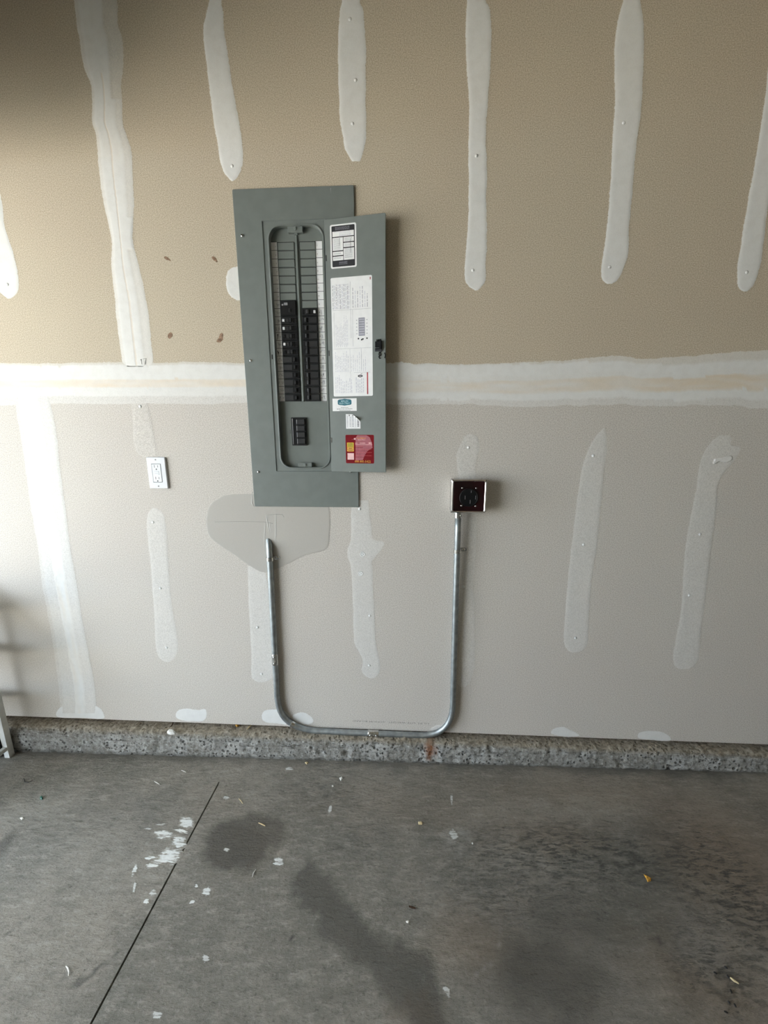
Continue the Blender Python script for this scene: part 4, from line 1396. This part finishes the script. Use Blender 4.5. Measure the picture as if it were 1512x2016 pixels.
# one-hole straps
def strap(px, py, ear_dx, earz=0.0, dark=False, wd=.014):
    p, t = at_path(px, py)
    mb = MB()
    side = Vector((-t.z, 0, t.x))
    if side.dot(Vector((ear_dx[0], 0, ear_dx[1]))) < 0:
        side = -side
    rings = []
    n = 14
    for k in range(n + 1):
        a = PI * (-0.5 + 0.02 + k / n * 1.0)
        # over the pipe from the far side to the ear side
        ang = PI * (1 - k / n)
        d = side * math.cos(ang) + Vector((0, -1, 0)) * math.sin(ang)
        o = p + d * (CR + .0008)
        o2 = p + d * (CR + .0026)
        rings.append([o - t * wd / 2, o2 - t * wd / 2, o2 + t * wd / 2, o + t * wd / 2])
    mb.loft(rings, True, True, 0)
    e0 = p + side * (CR + .0004)
    base = Vector((e0.x, -.0014, e0.z))
    r2 = []
    for q, wsc in ((0.0, 1.0), (.012, 1.0), (.020, .92), (.025, .55)):
        c = base + side * q
        r2.append([c - t * wd / 2 * wsc + Vector((0, .0010, 0)), c - t * wd / 2 * wsc + Vector((0, -.0012, 0)), c + t * wd / 2 * wsc + Vector((0, -.0012, 0)), c + t * wd / 2 * wsc + Vector((0, .0010, 0))])
    mb.loft(r2, True, True, 0)
    leg0 = p + side * (CR + .0016)
    mb.box((leg0.x, (leg0.y - .0014) / 2, leg0.z), (wd * abs(t.x) + .0018 * abs(side.x), abs(leg0.y), wd * abs(t.z) + .0018 * abs(side.z)))
    st = mb.build('strap', 'zinc', con)
    hc = base + side * .0135
    m2 = MB()
    m2.disc(wallf, hc.x, hc.z, [(.0070, -hc.y + .0010), (.0066, -hc.y + .0020), (.0042, -hc.y + .0040), (.0016, -hc.y + .0045)], 14, 0, True)
    m2.plate(wallf, hc.x - .0022, hc.x + .0022, hc.z - .0005, hc.z + .0005, -hc.y + .0040, -hc.y + .0047, 0, 0, 1, 2)
    m2.build('strap_screw', ['zinc', 'dark'], st)
strap(532, 1110, (1, 0))
strap(898.5, 1097.5, (1, 0))
strap(574, 1427, (-.6, -.8))

# ------------------------------------------------------------------ white rack at the left edge of the frame
RXR = -1.117                                           # its right-hand legs
RY0, RY1 = -0.062, -0.40
RTOP = 0.62
rk = thing('storage_rack', (RXR - .3, (RY0 + RY1) / 2, floor_z(RXR - .3)), 'white steel rack leg and rail at the left edge beside the concrete kerb', 'rack')
LW = .022
for x in (RXR, RXR - .56):
    for y in (RY0, RY1):
        mb = MB()
        z0 = floor_z(x) + .0005
        mb.box((x, y, (z0 + RTOP) / 2), (LW, LW, RTOP - z0), ch=.002)
        mb.build('leg', 'rackwhite', rk)
for x in (RXR, RXR - .56):
    mb = MB()
    mb.box((x, (RY0 + RY1) / 2, floor_z(x) + .047), (.018, RY0 - RY1 - LW, .018), ch=.002)
    mb.build('rail', 'rackwhite', rk)
for zs, lip in ((0.535, .095), (0.330, .055), (0.115, .045)):  # unseen lips, made tall to deepen the rack's shadow on the wall
    mb = MB()
    mb.box((RXR - .28, (RY0 + RY1) / 2, zs), (.56 - LW, .30, .012), ch=.002)
    mb.box((RXR - .28, RY0 + .008, zs), (.56 - LW, .014, lip), ch=.002)
    mb.box((RXR - .28, RY1 - .008, zs), (.56 - LW, .014, lip), ch=.002)
    mb.box((RXR - .002, (RY0 + RY1) / 2, zs), (.014, RY0 - RY1 - LW, lip), ch=.002)
    mb.build('shelf', 'rackwhite', rk)
# black wheel with a pale hub standing under it
wx, wy = RXR - .0735, -0.071
wz = floor_z(wx) + .062
wh = thing('rubber_wheel', (wx, wy, floor_z(wx)), 'black wheel with pale hub half hidden behind the white rack leg', 'wheel')
def wf(a, b, c):
    return Vector((wx + a, wy - c, wz + b))
mb = MB()
mb.disc(wf, 0, 0, [(.044, -.016), (.054, -.016), (.0597, -.011), (.0612, 0), (.0597, .011), (.054, .016), (.044, .016)], 28, 0, True)
mb.build('tyre', 'matt_black', wh)
mb = MB()
mb.disc(wf, 0, 0, [(.0438, -.016), (.0438, .013), (.036, .016), (.012, .018), (.004, .018)], 20, 0, True)
mb.build('hub', 'rackwhite', wh)

# ------------------------------------------------------------------ paint spatter on the slab
FN = Vector((-FS, 0, 1)).normalized()
def splat(cx, cy, rx, ry, rot=0, op=1.0, seed=0, n=48):
    pts = []
    for k in range(12):
        a = 2 * PI * k / 12
        q = 1 + .30 * nz(k * 1.3, seed, 2) + .25 * nz(k * 3.1, seed, 4)
        x, y = rx * math.cos(a) * q, ry * math.sin(a) * q
        c, s = math.cos(rot), math.sin(rot)
        pts.append((cx + x * c - y * s, cy + x * s + y * c))
    return blob(pts, floor, 'paint_splash', op=op, thick=.0004, jit=.003, n=n, plane=F, up=FN, mat='splash', seed=seed, lift=.0004, fade=.016)
for i, a in enumerate([(366, 1620, 17, 13, 0), (322, 1643, 20, 11, 0), (353, 1659, 16, 15, -.6), (334, 1686, 28, 17, -.25), (357, 1636, 16, 5, .2), (295, 1689, 11, 5, -.2), (264, 1715, 5, 15, .35), (306, 1700, 22, 8, -.3),
                       (406, 1756, 12, 10, -.6), (387, 1744, 4, 4, 0), (378, 1776, 8, 4, -.4), (549, 1697, 12, 11, .3), (288, 1775, 8, 6, -.6), (302, 1757, 9, 7, -.5), (570, 1514, 9, 4, 0), (445, 1571, 7, 4, 0),
                       (446, 1673, 6, 4, .2), (405, 1887, 8, 8, 0), (310, 1999, 14, 8, 0), (265, 1746, 3, 14, .2), (880, 1952, 7, 14, -.5), (291, 1632, 9, 2, 0), (319, 1623, 14, 2, -.1), (893, 1643, 9, 14, -.5), (889, 1574, 3, 12, 0), (650, 1594, 4, 10, .2)]):
    big = a[2] * a[3] > 120
    splat(*a[:5], op=.95 if i < 13 else .7, seed=100 + i, n=60 if big else 36)

# ------------------------------------------------------------------ litter
def lump(pts_px, h, mat, name, label, cat, plane=F, group=None):
    """a small solid flake: outline on the surface, domed top"""
    P = [plane(*p) for p in pts_px]
    c = sum(P, Vector()) / len(P)
    up = FN if plane is F else Vector((0, 0, 1))
    mb = MB()
    r = [[p + up * .0003 for p in P], [c + (p - c) * .96 + up * h * .55 for p in P], [c + (p - c) * .6 + up * h for p in P]]
    mb.loft(r, True, True, 0, False)
    return tag(mb.build(name, mat, None, c), label, cat, group)
def stick(px, r, mat, name, label, cat, plane=F, bow=0.0, group=None):
    P = [plane(*p) for p in px]
    up = FN if plane is F else Vector((0, 0, 1))
    k = len(P)
    P = [p + up * (r + .0004 + bow * math.sin(PI * i / (k - 1))) for i, p in enumerate(P)]
    c = sum(P, Vector()) / k - up * r
    mb = MB()
    mb.tube(P, [r * (.6 if i in (0, k - 1) else 1) for i in range(k)], 6, 0, True, False)
    return tag(mb.build(name, mat, None, c), label, cat, group)
def LG(px, py):
    """kerb ledge"""
    d = _ray(px, py)
    return CAM + d * ((-0.0105 - CAM.z) / d.z)
lump([(823, 1619), (830, 1618), (832, 1621), (831, 1624), (824, 1624)], .005, 'straw', 'wood_chip', 'small pale wood block lying alone on the floor right of centre', 'wood chip')
stick([(805, 1786), (811, 1788), (818, 1790)], .0030, 'twig', 'twig', 'short dark brown twig on the grey floor', 'twig')
lump([(799, 1814), (803, 1813), (806, 1815), (804, 1818), (800, 1817)], .003, 'flake', 'plaster_crumb', 'white crumb on the floor just below the dark twig', 'crumb')
lump([(1267, 1722), (1272, 1724), (1277, 1727), (1282, 1730), (1281, 1735), (1275, 1737), (1272, 1730)], .004, 'leaf', 'leaf_scrap', 'yellow orange dry leaf scrap on the right of the floor', 'leaf')
stick([(1437, 1926), (1444, 1932), (1454, 1938)], .0026, 'straw', 'wood_splinter', 'pale straw coloured splinter at lower right among black seeds', 'splinter')
for (x, y, a) in ((1429, 1906, .6), (1433, 1924, .9), (1439, 1953, 1.3), (1435, 1975, .8), (1447, 1981, 1.1), (1429, 1994, .4), (1408, 1917, .5)):
    dx, dy = 4 * math.cos(a), 4 * math.sin(a)
    stick([(x - dx, y - dy), (x, y), (x + dx, y + dy)], .0022, 'blackbit', 'seed', 'small black seed on the lower right of the floor', 'seed', group='black seeds at lower right')
stick([(130, 1903), (134, 1908), (136, 1915), (135, 1922)], .0014, 'flake', 'thread', 'curved white thread on the lower left of the floor', 'thread', bow=.002)
lump([(79, 1570), (83, 1568), (85, 1572), (83, 1575), (79, 1574)], .006, 'green', 'plastic_cap', 'tiny dark green plastic bit on the floor at far left', 'plastic bit')
lump([(39, 1611), (44, 1609), (47, 1612), (43, 1615)], .003, 'flake', 'paint_flake', 'white flake on the far left floor below the green bit', 'flake')
stick([(304, 1539), (309, 1542), (314, 1545)], .0016, 'flake', 'wood_splinter', 'white splinter on the floor well left of the control joint', 'splinter')
stick([(357, 1517), (362, 1519), (366, 1521)], .0013, 'flake', 'wood_splinter', 'small white splinter on the floor close to the kerb left of the joint', 'splinter')
stick([(470, 1573), (474, 1577), (478, 1583)], .0014, 'straw', 'wood_splinter', 'cream splinter on the floor right of the joint above the dark stain', 'splinter')
stick([(509, 1621), (516, 1624), (522, 1627)], .0020, 'straw', 'wood_splinter', 'tan splinter lying on the round dark stain', 'splinter')
stick([(504, 1712), (499, 1720), (497, 1727)], .0012, 'flake', 'thread', 'short white fibre on the floor below the dark stain', 'thread', bow=.001)
stick([(47, 1533), (49, 1540), (56, 1541), (65, 1537)], .0014, 'blackbit', 'wire_scrap', 'curved black wire scrap on the floor near the white rack', 'wire')
lump([(668, 1532), (673, 1529), (675, 1533), (671, 1538)], .003, 'flake', 'paint_flake', 'white flake on the floor below the middle of the conduit', 'flake')
lump([(653, 1547), (656, 1546), (657, 1549), (654, 1550)], .003, 'flake', 'plaster_crumb', 'tiny white crumb on the floor left below the white flake', 'crumb')
lump([(600, 1502), (604, 1500), (607, 1502), (604, 1505)], .004, 'straw', 'plaster_crumb', 'pale crumb at the foot of the kerb under the conduit', 'crumb')
lump([(929, 1660), (931, 1659), (932, 1662), (930, 1663)], .003, 'flake', 'plaster_crumb', 'tiny white crumb on the floor right of the pale scuff', 'crumb')
lump([(329, 1442), (333, 1438), (340, 1438), (345, 1442), (344, 1446), (336, 1447), (330, 1445)], .010, 'flake', 'plaster_lump', 'white crumpled lump on the kerb edge below the outlet', 'plaster lump', LG)
stick([(341, 1422), (340, 1427), (336, 1432)], .0024, 'twig', 'twig', 'dark stick leaning on the kerb ledge above the white lump', 'twig', LG)
stick([(486, 1437), (490, 1433), (495, 1429)], .0030, 'straw', 'wood_splinter', 'tan splinter on the kerb ledge left of the conduit bend', 'splinter', LG)
lump([(463, 1428), (468, 1427), (471, 1429), (467, 1432)], .005, 'leaf', 'leaf_scrap', 'brown leaf scrap on the kerb ledge left of the tan splinter', 'leaf', LG)
